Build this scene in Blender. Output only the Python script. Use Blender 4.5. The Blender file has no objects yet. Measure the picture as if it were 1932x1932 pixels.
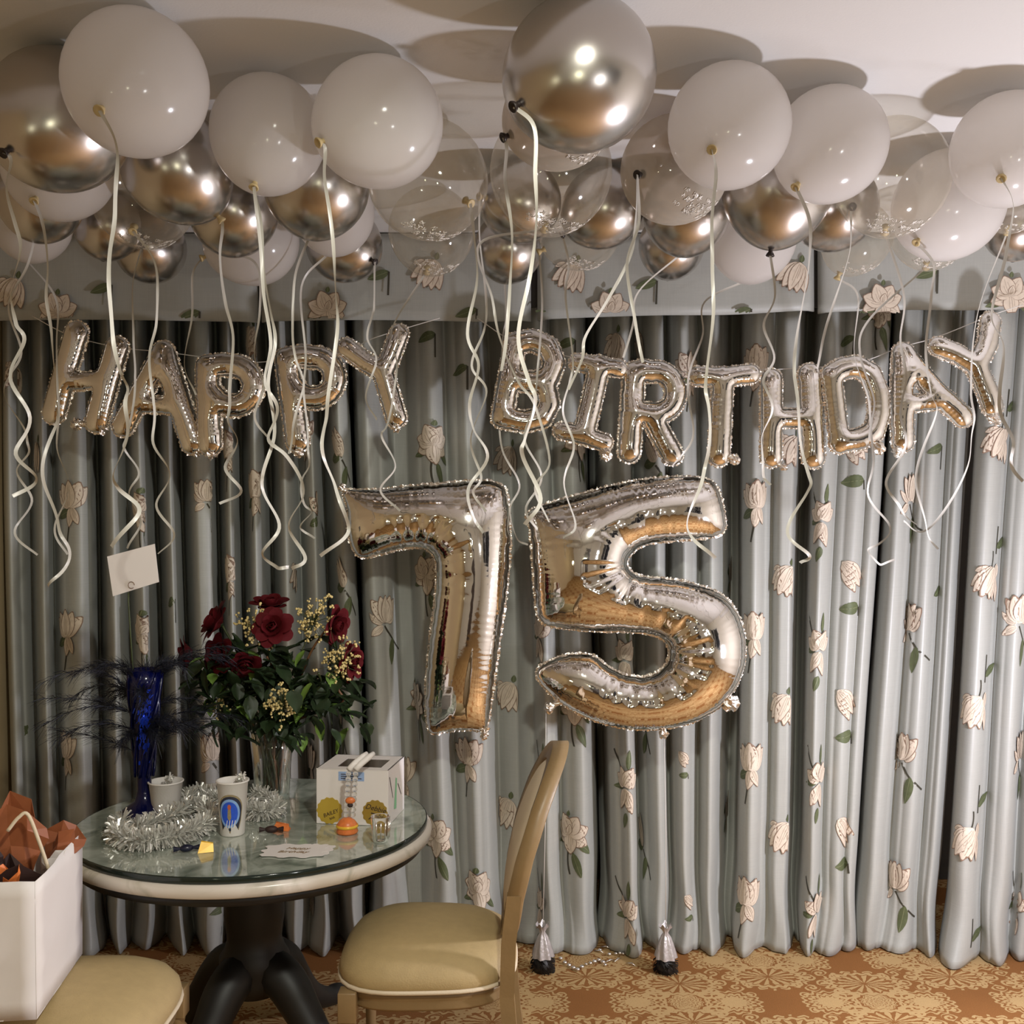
import bpy, bmesh, math, random
import numpy as np
from mathutils import Vector, Matrix
R_ = random.Random(7)
scene = bpy.context.scene
COL = scene.collection
F = 1950.0          # focal length in photo pixels
CH = 1.69           # camera height
HY = 1000.0         # photo row of the horizon
# ------------------------------------------------------------------ camera
cam = bpy.data.cameras.new('camera'); cam.sensor_width = 36.0
cam.lens = 36.0 * F / 1932.0; cam.shift_y = (HY - 966.0) / 1932.0
camo = bpy.data.objects.new('camera', cam); COL.objects.link(camo)
camo.location = (0, 0, CH); camo.rotation_euler = (math.pi / 2, 0, 0)
scene.camera = camo
# ------------------------------------------------------------------ world, lights, exposure
w = bpy.data.worlds.new('world'); scene.world = w; w.use_nodes = True
w.node_tree.nodes['Background'].inputs[0].default_value = (0.5, 0.45, 0.38, 1)
w.node_tree.nodes['Background'].inputs[1].default_value = 0.12
def lamp(name, loc, power, col, rad=0.06):
    l = bpy.data.lights.new(name, 'POINT'); l.energy = power; l.color = col; l.shadow_soft_size = rad
    o = bpy.data.objects.new(name, l); COL.objects.link(o); o.location = loc
    return o
lamp('lamp_right', (1.80, 2.70, 1.08), 118, (0.91, 0.90, 1.0), 0.07)
lamp('lamp_behind_right', (1.55, 0.1, 1.45), 28, (0.97, 0.96, 0.95), 0.06)
lamp('lamp_behind_center', (0.35, -0.9, 1.5), 16, (1.0, 0.98, 0.70), 0.06)
lamp('lamp_behind_left', (-1.3, -0.6, 1.35), 5, (1.0, 0.97, 0.68), 0.06)
dl = bpy.data.lights.new('added_table_spot', 'SPOT'); dl.energy = 150; dl.color = (0.985, 0.98, 0.86); dl.shadow_soft_size = .07; dl.spot_size = math.radians(78); dl.spot_blend = .6  # added spot, brightens the table while sparing the ceiling
dlo = bpy.data.objects.new('added_table_spot', dl); COL.objects.link(dlo); dlo.location = (.35, .75, 2.76)
dlo.rotation_euler = (Vector((-.55, 3.3, .55)) - dlo.location).to_track_quat('-Z', 'Y').to_euler()
vs = scene.view_settings
vs.view_transform = 'Standard'; vs.look = 'None'; vs.gamma = 1.0; vs.use_curve_mapping = False
vs.exposure = 0.0

# ------------------------------------------------------------------ helpers
def P(x, y, Y): return Vector(((x - 966.0) * Y / F, Y, CH - (y - HY) * Y / F))
def mesh(name, verts, faces, mats, smooth=True, mi=None):
    me = bpy.data.meshes.new(name)
    me.from_pydata([tuple(v) for v in verts], [], [tuple(f) for f in faces])
    if not isinstance(mats, (list, tuple)): mats = [mats]
    for m in mats: me.materials.append(m)
    n = len(me.polygons)
    if smooth: me.polygons.foreach_set('use_smooth', [True] * n)
    if mi is not None: me.polygons.foreach_set('material_index', mi)
    me.update()
    return me
def ob(name, me, parent=None, loc=None, rot=None):
    o = bpy.data.objects.new(name, me); COL.objects.link(o)
    if parent is not None: o.parent = parent
    if loc is not None: o.location = loc
    if rot is not None: o.rotation_euler = rot
    return o
def thing(name, label, cat, loc=(0, 0, 0), rz=0, group=None, me=None):
    o = bpy.data.objects.new(name, me); COL.objects.link(o)
    o.location = loc; o.rotation_euler = (0, 0, rz)
    o['label'] = label; o['category'] = cat
    if group: o['group'] = group
    return o
def structure(name, me, parent=None):
    o = ob(name, me, parent)
    if parent is None: o['kind'] = 'structure'
    return o
class MB:
    def __init__(s): s.v = []; s.f = []; s.m = []
    def add(s, v, f, mi=0):
        b = len(s.v); s.v += [Vector(p) for p in v]; s.f += [tuple(i + b for i in q) for q in f]; s.m += [mi] * len(f)
    def box(s, x0, x1, y0, y1, z0, z1, mi=0, M=None):
        v = [Vector(p) for p in ((x0,y0,z0),(x1,y0,z0),(x1,y1,z0),(x0,y1,z0),(x0,y0,z1),(x1,y0,z1),(x1,y1,z1),(x0,y1,z1))]
        if M is not None: v = [M @ p for p in v]
        s.add(v, [(0,3,2,1),(4,5,6,7),(0,1,5,4),(1,2,6,5),(2,3,7,6),(3,0,4,7)], mi)
    def lathe(s, prof, n=32, mi=0, M=None, cap=True):
        v = []; f = []
        for r, z in prof:
            for k in range(n):
                a = 2 * math.pi * k / n; v.append(Vector((r * math.cos(a), r * math.sin(a), z)))
        for i in range(len(prof) - 1):
            for k in range(n):
                k2 = (k + 1) % n; f.append((i*n+k, i*n+k2, (i+1)*n+k2, (i+1)*n+k))
        if cap:
            f.append(tuple(reversed(range(n)))); f.append(tuple((len(prof)-1)*n + k for k in range(n)))
        if M is not None: v = [M @ p for p in v]
        s.add(v, f, mi)
    def tube(s, pts, r, n=6, mi=0, cap=True):
        pts = [Vector(p) for p in pts]; rs = r if isinstance(r, (list, tuple)) else [r] * len(pts)
        v = []; f = []; up = Vector((0.13, 0.37, 0.92)).normalized(); a = None
        for i, p in enumerate(pts):
            t = (pts[min(i+1, len(pts)-1)] - pts[max(i-1, 0)])
            t = t.normalized() if t.length > 1e-9 else Vector((0, 0, 1))
            if a is None: a = t.cross(up) if abs(t.dot(up)) < .97 else t.cross(Vector((1, 0, 0)))
            a = a - t*a.dot(t); a = a.normalized() if a.length > 1e-6 else t.orthogonal().normalized()
            b = t.cross(a)
            for k in range(n):
                q = 2 * math.pi * k / n; v.append(p + (a * math.cos(q) + b * math.sin(q)) * rs[i])
        for i in range(len(pts) - 1):
            for k in range(n):
                k2 = (k + 1) % n; f.append((i*n+k, i*n+k2, (i+1)*n+k2, (i+1)*n+k))
        if cap:
            f.append(tuple(reversed(range(n)))); f.append(tuple((len(pts)-1)*n + k for k in range(n)))
        s.add(v, f, mi)
    def sphere(s, c, r, n=10, m=6, mi=0, sc=(1, 1, 1)):
        c = Vector(c); v = [c + Vector((0, 0, r*sc[2]))]; f = []
        for i in range(1, m):
            t = math.pi * i / m
            for k in range(n):
                a = 2*math.pi*k/n
                v.append(c + Vector((r*sc[0]*math.sin(t)*math.cos(a), r*sc[1]*math.sin(t)*math.sin(a), r*sc[2]*math.cos(t))))
        v.append(c - Vector((0, 0, r*sc[2]))); L = len(v) - 1
        for k in range(n):
            k2 = (k+1) % n; f.append((0, 1+k, 1+k2)); f.append((L, 1+(m-2)*n+k2, 1+(m-2)*n+k))
            for i in range(m-2): f.append((1+i*n+k, 1+(i+1)*n+k, 1+(i+1)*n+k2, 1+i*n+k2))
        s.add(v, f, mi)
    def build(s, name, mats, parent=None, smooth=True, loc=None, rot=None):
        return ob(name, mesh(name, s.v, s.f, mats, smooth, s.m), parent, loc, rot)
    def me(s, name, mats, smooth=True): return mesh(name, s.v, s.f, mats, smooth, s.m)
def bevel(o, wd=0.003, seg=2):
    m = o.modifiers.new('bevel', 'BEVEL'); m.width = wd; m.segments = seg; m.limit_method = 'ANGLE'
    return o
def catmull(pts, n=6):
    pts = [np.array(p, float) for p in pts]
    if len(pts) < 3: 
        return [pts[0] + (pts[-1]-pts[0]) * i / n for i in range(n+1)]
    q = [2*pts[0]-pts[1]] + pts + [2*pts[-1]-pts[-2]]; out = []
    for i in range(1, len(q)-2):
        a, b, c, d = q[i-1], q[i], q[i+1], q[i+2]
        for k in range(n):
            t = k / n
            out.append(.5*((2*b) + (c-a)*t + (2*a-5*b+4*c-d)*t*t + (3*b-a-3*c+d)*t**3))
    out.append(pts[-1]); return out

# ------------------------------------------------------------------ materials
def new_mat(name):
    m = bpy.data.materials.new(name); m.use_nodes = True
    nt = m.node_tree; return m, nt, nt.nodes['Principled BSDF'], nt.nodes['Material Output']
def mat(name, col, rough=.5, metal=0, var=0, vscale=20, bump=0, bscale=80, **kw):
    m, nt, b, out = new_mat(name)
    b.inputs['Base Color'].default_value = (*col, 1); b.inputs['Roughness'].default_value = rough
    b.inputs['Metallic'].default_value = metal
    for k, v in kw.items(): b.inputs[k.replace('_', ' ')].default_value = v
    tc = nt.nodes.new('ShaderNodeTexCoord')
    if var:
        nz = nt.nodes.new('ShaderNodeTexNoise'); nz.inputs['Scale'].default_value = vscale; nz.inputs['Detail'].default_value = 4
        nt.links.new(tc.outputs['Object'], nz.inputs['Vector'])
        mx = nt.nodes.new('ShaderNodeMix'); mx.data_type = 'RGBA'
        mx.inputs['A'].default_value = (*[c*(1-var) for c in col], 1); mx.inputs['B'].default_value = (*[min(1, c*(1+var)) for c in col], 1)
        nt.links.new(nz.outputs[0], mx.inputs['Factor']); nt.links.new(mx.outputs['Result'], b.inputs['Base Color'])
    if bump:
        n2 = nt.nodes.new('ShaderNodeTexNoise'); n2.inputs['Scale'].default_value = bscale; n2.inputs['Detail'].default_value = 3
        nt.links.new(tc.outputs['Object'], n2.inputs['Vector'])
        bp = nt.nodes.new('ShaderNodeBump'); bp.inputs['Strength'].default_value = bump; bp.inputs['Distance'].default_value = .01
        nt.links.new(n2.outputs[0], bp.inputs['Height']); nt.links.new(bp.outputs[0], b.inputs['Normal'])
    return m
M = {}
M['ceiling'] = mat('ceiling_paint', (.66, .65, .64), .85, bump=.05, bscale=150)
M['wall'] = mat('wall_paint', (.50, .38, .22), .8, var=.05, bump=.04)
M['wall_plain'] = mat('wall_cream', (.74, .70, .62), .8, var=.05, bump=.04)
M['dark'] = mat('painted_shade', (.05, .045, .04), .9, var=.1)  # near-black colour stands for the shade behind curtains and valance
M['foil'] = mat('silver_foil', (.86, .83, .79), .06, 1.0, bump=.03, bscale=30)
M['foil_seam'] = mat('silver_foil_seam', (.86, .81, .75), .16, 1.0, bump=.35, bscale=160)
M['chrome'] = mat('chrome_latex', (.56, .53, .50), .25, 1.0, var=.02)
M['ribbon'] = mat('curling_ribbon', (.52, .50, .455), .35, 0, var=.04)
M['knot_light'] = mat('knot_cream', (.55, .43, .22), .5, var=.1)
M['knot_dark'] = mat('knot_dark', (.03, .022, .02), .4, .3, var=.1)
M['string'] = mat('banner_string_white', (.75, .72, .68), .5, var=.05)
def white_latex():
    m, nt, b, out = new_mat('white_latex')
    b.inputs['Base Color'].default_value = (.82, .795, .78, 1); b.inputs['Roughness'].default_value = .13
    tr = nt.nodes.new('ShaderNodeBsdfTranslucent'); tr.inputs[0].default_value = (.86, .83, .80, 1)
    mx = nt.nodes.new('ShaderNodeMixShader'); mx.inputs[0].default_value = .55
    nz = nt.nodes.new('ShaderNodeTexNoise'); nz.inputs['Scale'].default_value = 6
    mp = nt.nodes.new('ShaderNodeMapRange'); mp.inputs[3].default_value = .52; mp.inputs[4].default_value = .60
    nt.links.new(nz.outputs[0], mp.inputs[0]); nt.links.new(mp.outputs[0], mx.inputs[0])
    nt.links.new(b.outputs[0], mx.inputs[1]); nt.links.new(tr.outputs[0], mx.inputs[2]); nt.links.new(mx.outputs[0], out.inputs[0])
    return m
M['white'] = white_latex()
def clear_latex(name, tint, base, edge):
    m, nt, b, out = new_mat(name)
    nt.nodes.remove(b)
    t = nt.nodes.new('ShaderNodeBsdfTransparent'); t.inputs[0].default_value = (*tint, 1)
    g = nt.nodes.new('ShaderNodeBsdfGlossy'); g.inputs['Color'].default_value = (1, .98, .94, 1); g.inputs['Roughness'].default_value = .07
    d = nt.nodes.new('ShaderNodeBsdfDiffuse'); d.inputs[0].default_value = (.6, .55, .47, 1)
    fr = nt.nodes.new('ShaderNodeMath'); fr.operation = 'MULTIPLY_ADD'; fr.inputs[1].default_value = .34; fr.inputs[2].default_value = .045
    pw = nt.nodes.new('ShaderNodeMath'); pw.operation = 'POWER'; pw.inputs[1].default_value = 4.0
    lw = nt.nodes.new('ShaderNodeLayerWeight'); lw.inputs[0].default_value = .25
    mp = nt.nodes.new('ShaderNodeMapRange'); mp.inputs[3].default_value = base; mp.inputs[4].default_value = edge
    nz = nt.nodes.new('ShaderNodeTexNoise'); nz.inputs['Scale'].default_value = 9
    ad = nt.nodes.new('ShaderNodeMath'); ad.operation = 'MULTIPLY_ADD'; ad.inputs[1].default_value = .04
    lw2 = nt.nodes.new('ShaderNodeLayerWeight'); lw2.inputs[0].default_value = .5; nt.links.new(lw2.outputs['Facing'], pw.inputs[0]); nt.links.new(pw.outputs[0], fr.inputs[0]); nt.links.new(lw.outputs['Facing'], mp.inputs[0]); nt.links.new(nz.outputs[0], ad.inputs[0]); nt.links.new(mp.outputs[0], ad.inputs[2])
    m1 = nt.nodes.new('ShaderNodeMixShader'); m2 = nt.nodes.new('ShaderNodeMixShader')
    nt.links.new(ad.outputs[0], m1.inputs[0]); nt.links.new(t.outputs[0], m1.inputs[1]); nt.links.new(d.outputs[0], m1.inputs[2])
    nt.links.new(fr.outputs[0], m2.inputs[0]); nt.links.new(m1.outputs[0], m2.inputs[1]); nt.links.new(g.outputs[0], m2.inputs[2])
    nt.links.new(m2.outputs[0], out.inputs[0])
    return m
M['clear'] = clear_latex('clear_latex', (.96, .95, .92), .025, .36)
M['taupe'] = clear_latex('taupe_latex', (.80, .74, .70), .36, .75)
M['print'] = mat('silver_print', (.80, .76, .70), .35, .3, var=.1)
def curtain_mat(name, col):
    m, nt, b, out = new_mat(name)
    tc = nt.nodes.new('ShaderNodeTexCoord'); mpg = nt.nodes.new('ShaderNodeMapping'); mpg.inputs['Scale'].default_value = (300, 300, 12)
    nz = nt.nodes.new('ShaderNodeTexNoise'); nz.inputs['Scale'].default_value = 1.0; nz.inputs['Detail'].default_value = 3
    nt.links.new(tc.outputs['Object'], mpg.inputs[0]); nt.links.new(mpg.outputs[0], nz.inputs['Vector'])
    mp2 = nt.nodes.new('ShaderNodeMapping'); mp2.inputs['Scale'].default_value = (10, 10, 500)
    n2 = nt.nodes.new('ShaderNodeTexNoise'); n2.inputs['Scale'].default_value = 1.0
    nt.links.new(tc.outputs['Object'], mp2.inputs[0]); nt.links.new(mp2.outputs[0], n2.inputs['Vector'])
    ad = nt.nodes.new('ShaderNodeMath'); ad.operation = 'ADD'; nt.links.new(nz.outputs[0], ad.inputs[0]); nt.links.new(n2.outputs[0], ad.inputs[1])
    r = nt.nodes.new('ShaderNodeMapRange'); r.inputs[1].default_value = .6; r.inputs[2].default_value = 1.4
    nt.links.new(ad.outputs[0], r.inputs[0])
    mx = nt.nodes.new('ShaderNodeMix'); mx.data_type = 'RGBA'
    mx.inputs['A'].default_value = (*[c*.93 for c in col], 1); mx.inputs['B'].default_value = (*[c*1.06 for c in col], 1)
    nt.links.new(r.outputs[0], mx.inputs['Factor']); nt.links.new(mx.outputs['Result'], b.inputs['Base Color'])
    bp = nt.nodes.new('ShaderNodeBump'); bp.inputs['Strength'].default_value = .12; bp.inputs['Distance'].default_value = .002
    nt.links.new(ad.outputs[0], bp.inputs['Height']); nt.links.new(bp.outputs[0], b.inputs['Normal'])
    b.inputs['Roughness'].default_value = .42; b.inputs['Specular IOR Level'].default_value = .5
    b.inputs['Sheen Weight'].default_value = .15
    return m
M['curtain'] = curtain_mat('blue_grey_silk', (.402, .409, .382))
M['petal'] = mat('embroidered_petal', (.70, .60, .49), .6, var=.18, vscale=60)
M['petal_line'] = mat('embroidered_outline', (.26, .17, .12), .7, var=.1)
M['leaf_print'] = mat('embroidered_leaf', (.10, .12, .055), .6, var=.3, vscale=70)
M['leaf_vein'] = mat('embroidered_vein', (.22, .24, .13), .6, var=.2)
M['petal_vein'] = mat('embroidered_petal_vein', (.44, .35, .27), .7, var=.1)
M['stem_print'] = mat('embroidered_stem', (.05, .045, .03), .6, var=.2)
M['chair_wood'] = mat('chair_wood', (.26, .17, .078), .42, var=.18, vscale=14, bump=.05)
M['chair_fabric'] = mat('chair_fabric', (.43, .315, .15), .7, var=.10, vscale=35, bump=.12, bscale=220)
M['chair_pad'] = mat('chair_back_fabric', (.66, .55, .40), .75, var=.05, bump=.1, bscale=260)
M['black_wood'] = mat('black_wood', (.010, .009, .008), .5, var=.2)
M['glass_edge'] = mat('glass_edge_green', (.012, .02, .016), .1, var=.1)
M['paper'] = mat('white_paper', (.78, .73, .71), .6, var=.02, bump=.05, bscale=20)
M['card'] = mat('white_card', (.80, .75, .73), .6, var=.015)
M['styro'] = mat('white_styrofoam', (.82, .78, .75), .6, bump=.08, bscale=200)
M['tinsel'] = mat('silver_tinsel', (.80, .79, .75), .3, .55, var=.2)
M['gold_seal'] = mat('gold_seal', (.60, .42, .06), .4, .35, var=.08)
M['gold_dark'] = mat('gold_seal_dark', (.42, .28, .05), .4, .35, var=.08)
M['ink'] = mat('ink', (.03, .015, .015), .7, var=.1)
M['gold_ink'] = mat('gold_ink', (.25, .15, .05), .5, .3, var=.1)
M['blue_label'] = mat('blue_label', (.32, .45, .72), .5, var=.15, vscale=200)
M['green_tape'] = mat('green_tape', (.28, .62, .36), .5, var=.05)
M['brown_window'] = mat('box_window', (.06, .035, .025), .15, var=.3)
M['orange'] = mat('orange_paper', (.75, .20, .05), .35, var=.35, vscale=70)
M['yellow'] = mat('yellow_wrapper', (.85, .50, .04), .3, .1, var=.2, vscale=60)
M['navy'] = mat('navy_wrapper', (.008, .010, .03), .25, var=.2)
M['brown_tissue'] = mat('brown_tissue', (.28, .085, .03), .55, var=.3, vscale=25)
M['dark_tissue'] = mat('dark_tissue', (.03, .012, .010), .6, var=.3, vscale=25)
M['rose'] = mat('red_rose', (.085, .003, .006), .75, var=.3, vscale=40, Specular_IOR_Level=.2)
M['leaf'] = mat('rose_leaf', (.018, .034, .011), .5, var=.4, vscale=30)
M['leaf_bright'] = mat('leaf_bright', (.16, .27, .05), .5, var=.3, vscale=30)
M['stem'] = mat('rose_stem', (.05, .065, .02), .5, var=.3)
M['stem_brown'] = mat('stem_brown', (.16, .07, .025), .5, var=.3)
M['floret'] = mat('yellow_floret', (.66, .52, .22), .6, var=.3, vscale=120)
M['feather'] = mat('blue_black_feather', (.006, .007, .016), .6, var=.4)
M['tulle'] = mat('weight_wrap', (.50, .46, .45), .3, .3, var=.1, bump=.3, bscale=60)
M['fringe'] = mat('black_fringe', (.012, .010, .009), .5, var=.3)
M['bead'] = mat('silver_bead', (.82, .78, .74), .15, .9, var=.05)
def glassy(name, col, rough=.02, trans=1.0):
    m, nt, b, out = new_mat(name)
    b.inputs['Base Color'].default_value = (*col, 1); b.inputs['Roughness'].default_value = rough
    b.inputs['Transmission Weight'].default_value = trans; b.inputs['IOR'].default_value = 1.45
    nz = nt.nodes.new('ShaderNodeTexNoise'); nz.inputs['Scale'].default_value = 15
    mp = nt.nodes.new('ShaderNodeMapRange'); mp.inputs[3].default_value = rough; mp.inputs[4].default_value = rough + .03
    nt.links.new(nz.outputs[0], mp.inputs[0]); nt.links.new(mp.outputs[0], b.inputs['Roughness'])
    return m
M['glass'] = glassy('clear_glass', (.95, .96, .95))
M['blue_glass'] = glassy('cobalt_glass', (.0015, .003, .04), .12, .1)
M['wand'] = glassy('clear_plastic', (.97, .95, .94), .05, .8)
def marble():
    m, nt, b, out = new_mat('pale_marble')
    tc = nt.nodes.new('ShaderNodeTexCoord')
    nz = nt.nodes.new('ShaderNodeTexNoise'); nz.inputs['Scale'].default_value = 5; nz.inputs['Detail'].default_value = 8; nz.inputs['Distortion'].default_value = 1.6
    nt.links.new(tc.outputs['Object'], nz.inputs['Vector'])
    cr = nt.nodes.new('ShaderNodeValToRGB'); e = cr.color_ramp.elements
    e[0].position = .30; e[0].color = (.30, .28, .22, 1); e[1].position = .47; e[1].color = (.66, .60, .53, 1)
    x = cr.color_ramp.elements.new(.40); x.color = (.55, .50, .42, 1)
    nt.links.new(nz.outputs[0], cr.inputs[0]); nt.links.new(cr.outputs[0], b.inputs['Base Color']); b.inputs['Roughness'].default_value = .25
    return m
M['marble'] = marble()
def table_glass():
    m, nt, b, out = new_mat('marble_under_glass')
    tc = nt.nodes.new('ShaderNodeTexCoord')
    nz = nt.nodes.new('ShaderNodeTexNoise'); nz.inputs['Scale'].default_value = 6; nz.inputs['Detail'].default_value = 8; nz.inputs['Distortion'].default_value = 2.2
    nt.links.new(tc.outputs['Object'], nz.inputs['Vector'])
    cr = nt.nodes.new('ShaderNodeValToRGB'); e = cr.color_ramp.elements
    e[0].position = .30; e[0].color = (.17, .20, .16, 1); e[1].position = .60; e[1].color = (.48, .52, .45, 1)
    nt.links.new(nz.outputs[0], cr.inputs[0]); nt.links.new(cr.outputs[0], b.inputs['Base Color'])
    b.inputs['Roughness'].default_value = .035; b.inputs['IOR'].default_value = 1.65
    b.inputs['Coat Weight'].default_value = .8; b.inputs['Coat Roughness'].default_value = .02
    return m
M['table_glass'] = table_glass()
# --- carpet: damask medallions from math nodes
def carpet():
    m, nt, b, out = new_mat('damask_carpet')
    class E:
        def __init__(s, sock): s.s = sock
    def mk(op, *a):
        n = nt.nodes.new('ShaderNodeMath'); n.operation = op
        for i, x in enumerate(a):
            if isinstance(x, E): nt.links.new(x.s, n.inputs[i])
            else: n.inputs[i].default_value = x
        return E(n.outputs[0])
    add = lambda a, c: mk('ADD', a, c)
    sub = lambda a, c: mk('SUBTRACT', a, c)
    mul = lambda a, c: mk('MULTIPLY', a, c)
    mx_ = lambda a, c: mk('MAXIMUM', a, c)
    mn_ = lambda a, c: mk('MINIMUM', a, c)
    lt = lambda a, c: mk('LESS_THAN', a, c)
    gt = lambda a, c: mk('GREATER_THAN', a, c)
    tc = nt.nodes.new('ShaderNodeTexCoord'); wn = nt.nodes.new('ShaderNodeTexNoise'); wn.inputs['Scale'].default_value = 45
    nt.links.new(tc.outputs['Object'], wn.inputs['Vector'])
    sx = nt.nodes.new('ShaderNodeSeparateXYZ'); nt.links.new(tc.outputs['Object'], sx.inputs[0])
    wob = mul(sub(E(wn.outputs[0]), .5), .014)
    x = add(sub(E(sx.outputs[0]), .968), wob); y = add(sub(E(sx.outputs[1]), 4.06), wob)
    Px, Py = .69, .72
    s = add(mul(x, 1/Px), mul(y, 1/Py)); t = sub(mul(x, 1/Px), mul(y, 1/Py))
    fs = sub(s, mk('ROUND', s)); ft = sub(t, mk('ROUND', t))
    u = mul(add(fs, ft), Px/2); v = mul(sub(fs, ft), Py/2)
    au = mk('ABSOLUTE', u); av = mk('ABSOLUTE', v)
    def ell(cu, cv, a, c, ruff=0, n=0):
        du = mul(sub(au, cu), 1/a); dv = mul(sub(av, cv), 1/c)
        r = mk('SQRT', add(mul(du, du), mul(dv, dv))); ph = mk('ARCTAN2', dv, du)
        if ruff: r = sub(r, mul(mk('COSINE', mul(ph, n)), ruff))
        return r, ph
    parts = []
    r, ph = ell(0, 0, .062, .058, .06, 14)       # centre
    parts.append(mul(lt(r, 1.0), gt(mk('SINE', mul(r, 26)), -.75))); parts.append(mul(lt(r, 1.32), gt(r, 1.17)))
    r, ph = ell(.172, 0, .098, .088, .07, 16)    # side lobes
    parts.append(lt(r, .52)); parts.append(mul(lt(r, 1.0), gt(mk('SINE', add(mul(r, 21), mul(mk('SINE', mul(ph, 9)), .6))), -.15)))
    r, ph = ell(0, .150, .128, .090, .06, 20)    # top and bottom fans
    parts.append(mul(mul(lt(r, .80), gt(r, .12)), gt(mk('SINE', mul(ph, 15)), -.05)))
    parts.append(mul(lt(r, 1.04), gt(r, .87))); parts.append(mul(lt(r, 1.22), mul(gt(r, 1.10), gt(mk('SINE', mul(ph, 16)), -.5))))
    for cu, cv, rr in ((.205, .118, .030), (.150, .158, .028), (.105, .085, .030), (.090, .215, .024), (.245, .062, .022)):
        r, ph = ell(cu, cv, rr, rr)
        parts.append(mul(lt(r, 1.0), gt(mk('SINE', add(mul(r, 9.5), ph)), -.1)))
    r, ph = ell(.10, .055, .05, .03)
    parts.append(mul(lt(r, 1.0), gt(r, .5)))
    p = parts[0]
    for q in parts[1:]: p = mx_(p, q)
    n1 = nt.nodes.new('ShaderNodeTexNoise'); n1.inputs['Scale'].default_value = 260; nt.links.new(tc.outputs['Object'], n1.inputs['Vector'])
    n2 = nt.nodes.new('ShaderNodeTexNoise'); n2.inputs['Scale'].default_value = 3; n2.inputs['Detail'].default_value = 4; nt.links.new(tc.outputs['Object'], n2.inputs['Vector'])
    mixc = nt.nodes.new('ShaderNodeMix'); mixc.data_type = 'RGBA'
    mixc.inputs['A'].default_value = (.245, .105, .034, 1); mixc.inputs['B'].default_value = (.47, .315, .145, 1)
    nt.links.new(mul(p, .92).s, mixc.inputs['Factor'])
    m2 = nt.nodes.new('ShaderNodeMix'); m2.data_type = 'RGBA'; m2.blend_type = 'MULTIPLY'; m2.inputs['Factor'].default_value = 1
    g = add(mul(E(n1.outputs[0]), .5), mul(E(n2.outputs[0]), .5)); g = add(mul(g, .7), .65)
    cb = nt.nodes.new('ShaderNodeCombineColor')
    for i in range(3): nt.links.new(g.s, cb.inputs[i])
    nt.links.new(mixc.outputs['Result'], m2.inputs['A']); nt.links.new(cb.outputs[0], m2.inputs['B'])
    nt.links.new(m2.outputs['Result'], b.inputs['Base Color']); b.inputs['Roughness'].default_value = .95
    b.inputs['Specular IOR Level'].default_value = .1
    bp = nt.nodes.new('ShaderNodeBump'); bp.inputs['Strength'].default_value = .5; bp.inputs['Distance'].default_value = .004
    hh = add(mul(p, .6), mul(E(n1.outputs[0]), .6)); nt.links.new(hh.s, bp.inputs['Height']); nt.links.new(bp.outputs[0], b.inputs['Normal'])
    return m
M['carpet'] = carpet()

# ------------------------------------------------------------------ room shell
CEIL = 2.84
XL, XR, YB, YF = -2.072, 3.2, -3.4, 5.0
def slab(name, x0, x1, y0, y1, z0, z1, m):
    b = MB(); b.box(x0, x1, y0, y1, z0, z1); return structure(name, b.me(name, m, False))
slab('floor', XL-.1, XR+.1, YB-.1, YF+.1, -.1, 0, M['carpet'])
slab('ceiling', XL-.1, XR+.1, YB-.1, YF+.1, CEIL, CEIL+.1, M['ceiling'])
slab('wall_left', XL-.1, XL, YB, YF, 0, CEIL, M['wall'])
slab('wall_right', XR, XR+.1, YB, YF, 0, CEIL, M['wall_plain'])
slab('wall_front', XL-.1, XR+.1, YF, YF+.1, 0, CEIL, M['dark'])  # shade behind the curtains is put into its colour
slab('wall_back', XL-.1, XR+.1, YB-.1, YB, 0, CEIL, M['wall_plain'])

mbd = MB(); mbd.box(.2, 1.15, YB, YB+.05, 0, 2.1); d1 = structure('added_door', mbd.me('added_door', mat('added_dark_door', (.05, .025, .012), .35, var=.3, vscale=6), False))  # unseen dark door, added to darken reflections in the foil
mbd = MB(); mbd.sphere((1.05, YB+.08, 1.0), .03); ob('added_door_handle', mbd.me('added_door_handle', M['bead']), d1)
mbd = MB(); mbd.box(XR-.04, XR, -1.6, .6, .9, 2.2); w1 = structure('added_window', mbd.me('added_window', mat('added_dark_window', (.012, .014, .02), .08, var=.1), False))  # unseen dark pane, added for contrast in the foil reflections
mbd = MB()
for q in ((-1.66, -1.6, .84, 2.26), (.6, .66, .84, 2.26), (-.53, -.47, .9, 2.2)): mbd.box(XR-.06, XR, q[0], q[1], q[2], q[3])
for q in ((.84, .9), (2.2, 2.26)): mbd.box(XR-.06, XR, -1.66, .66, q[0], q[1])
ob('added_window_frame', mbd.me('added_window_frame', M['ceiling'], False), w1)
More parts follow.
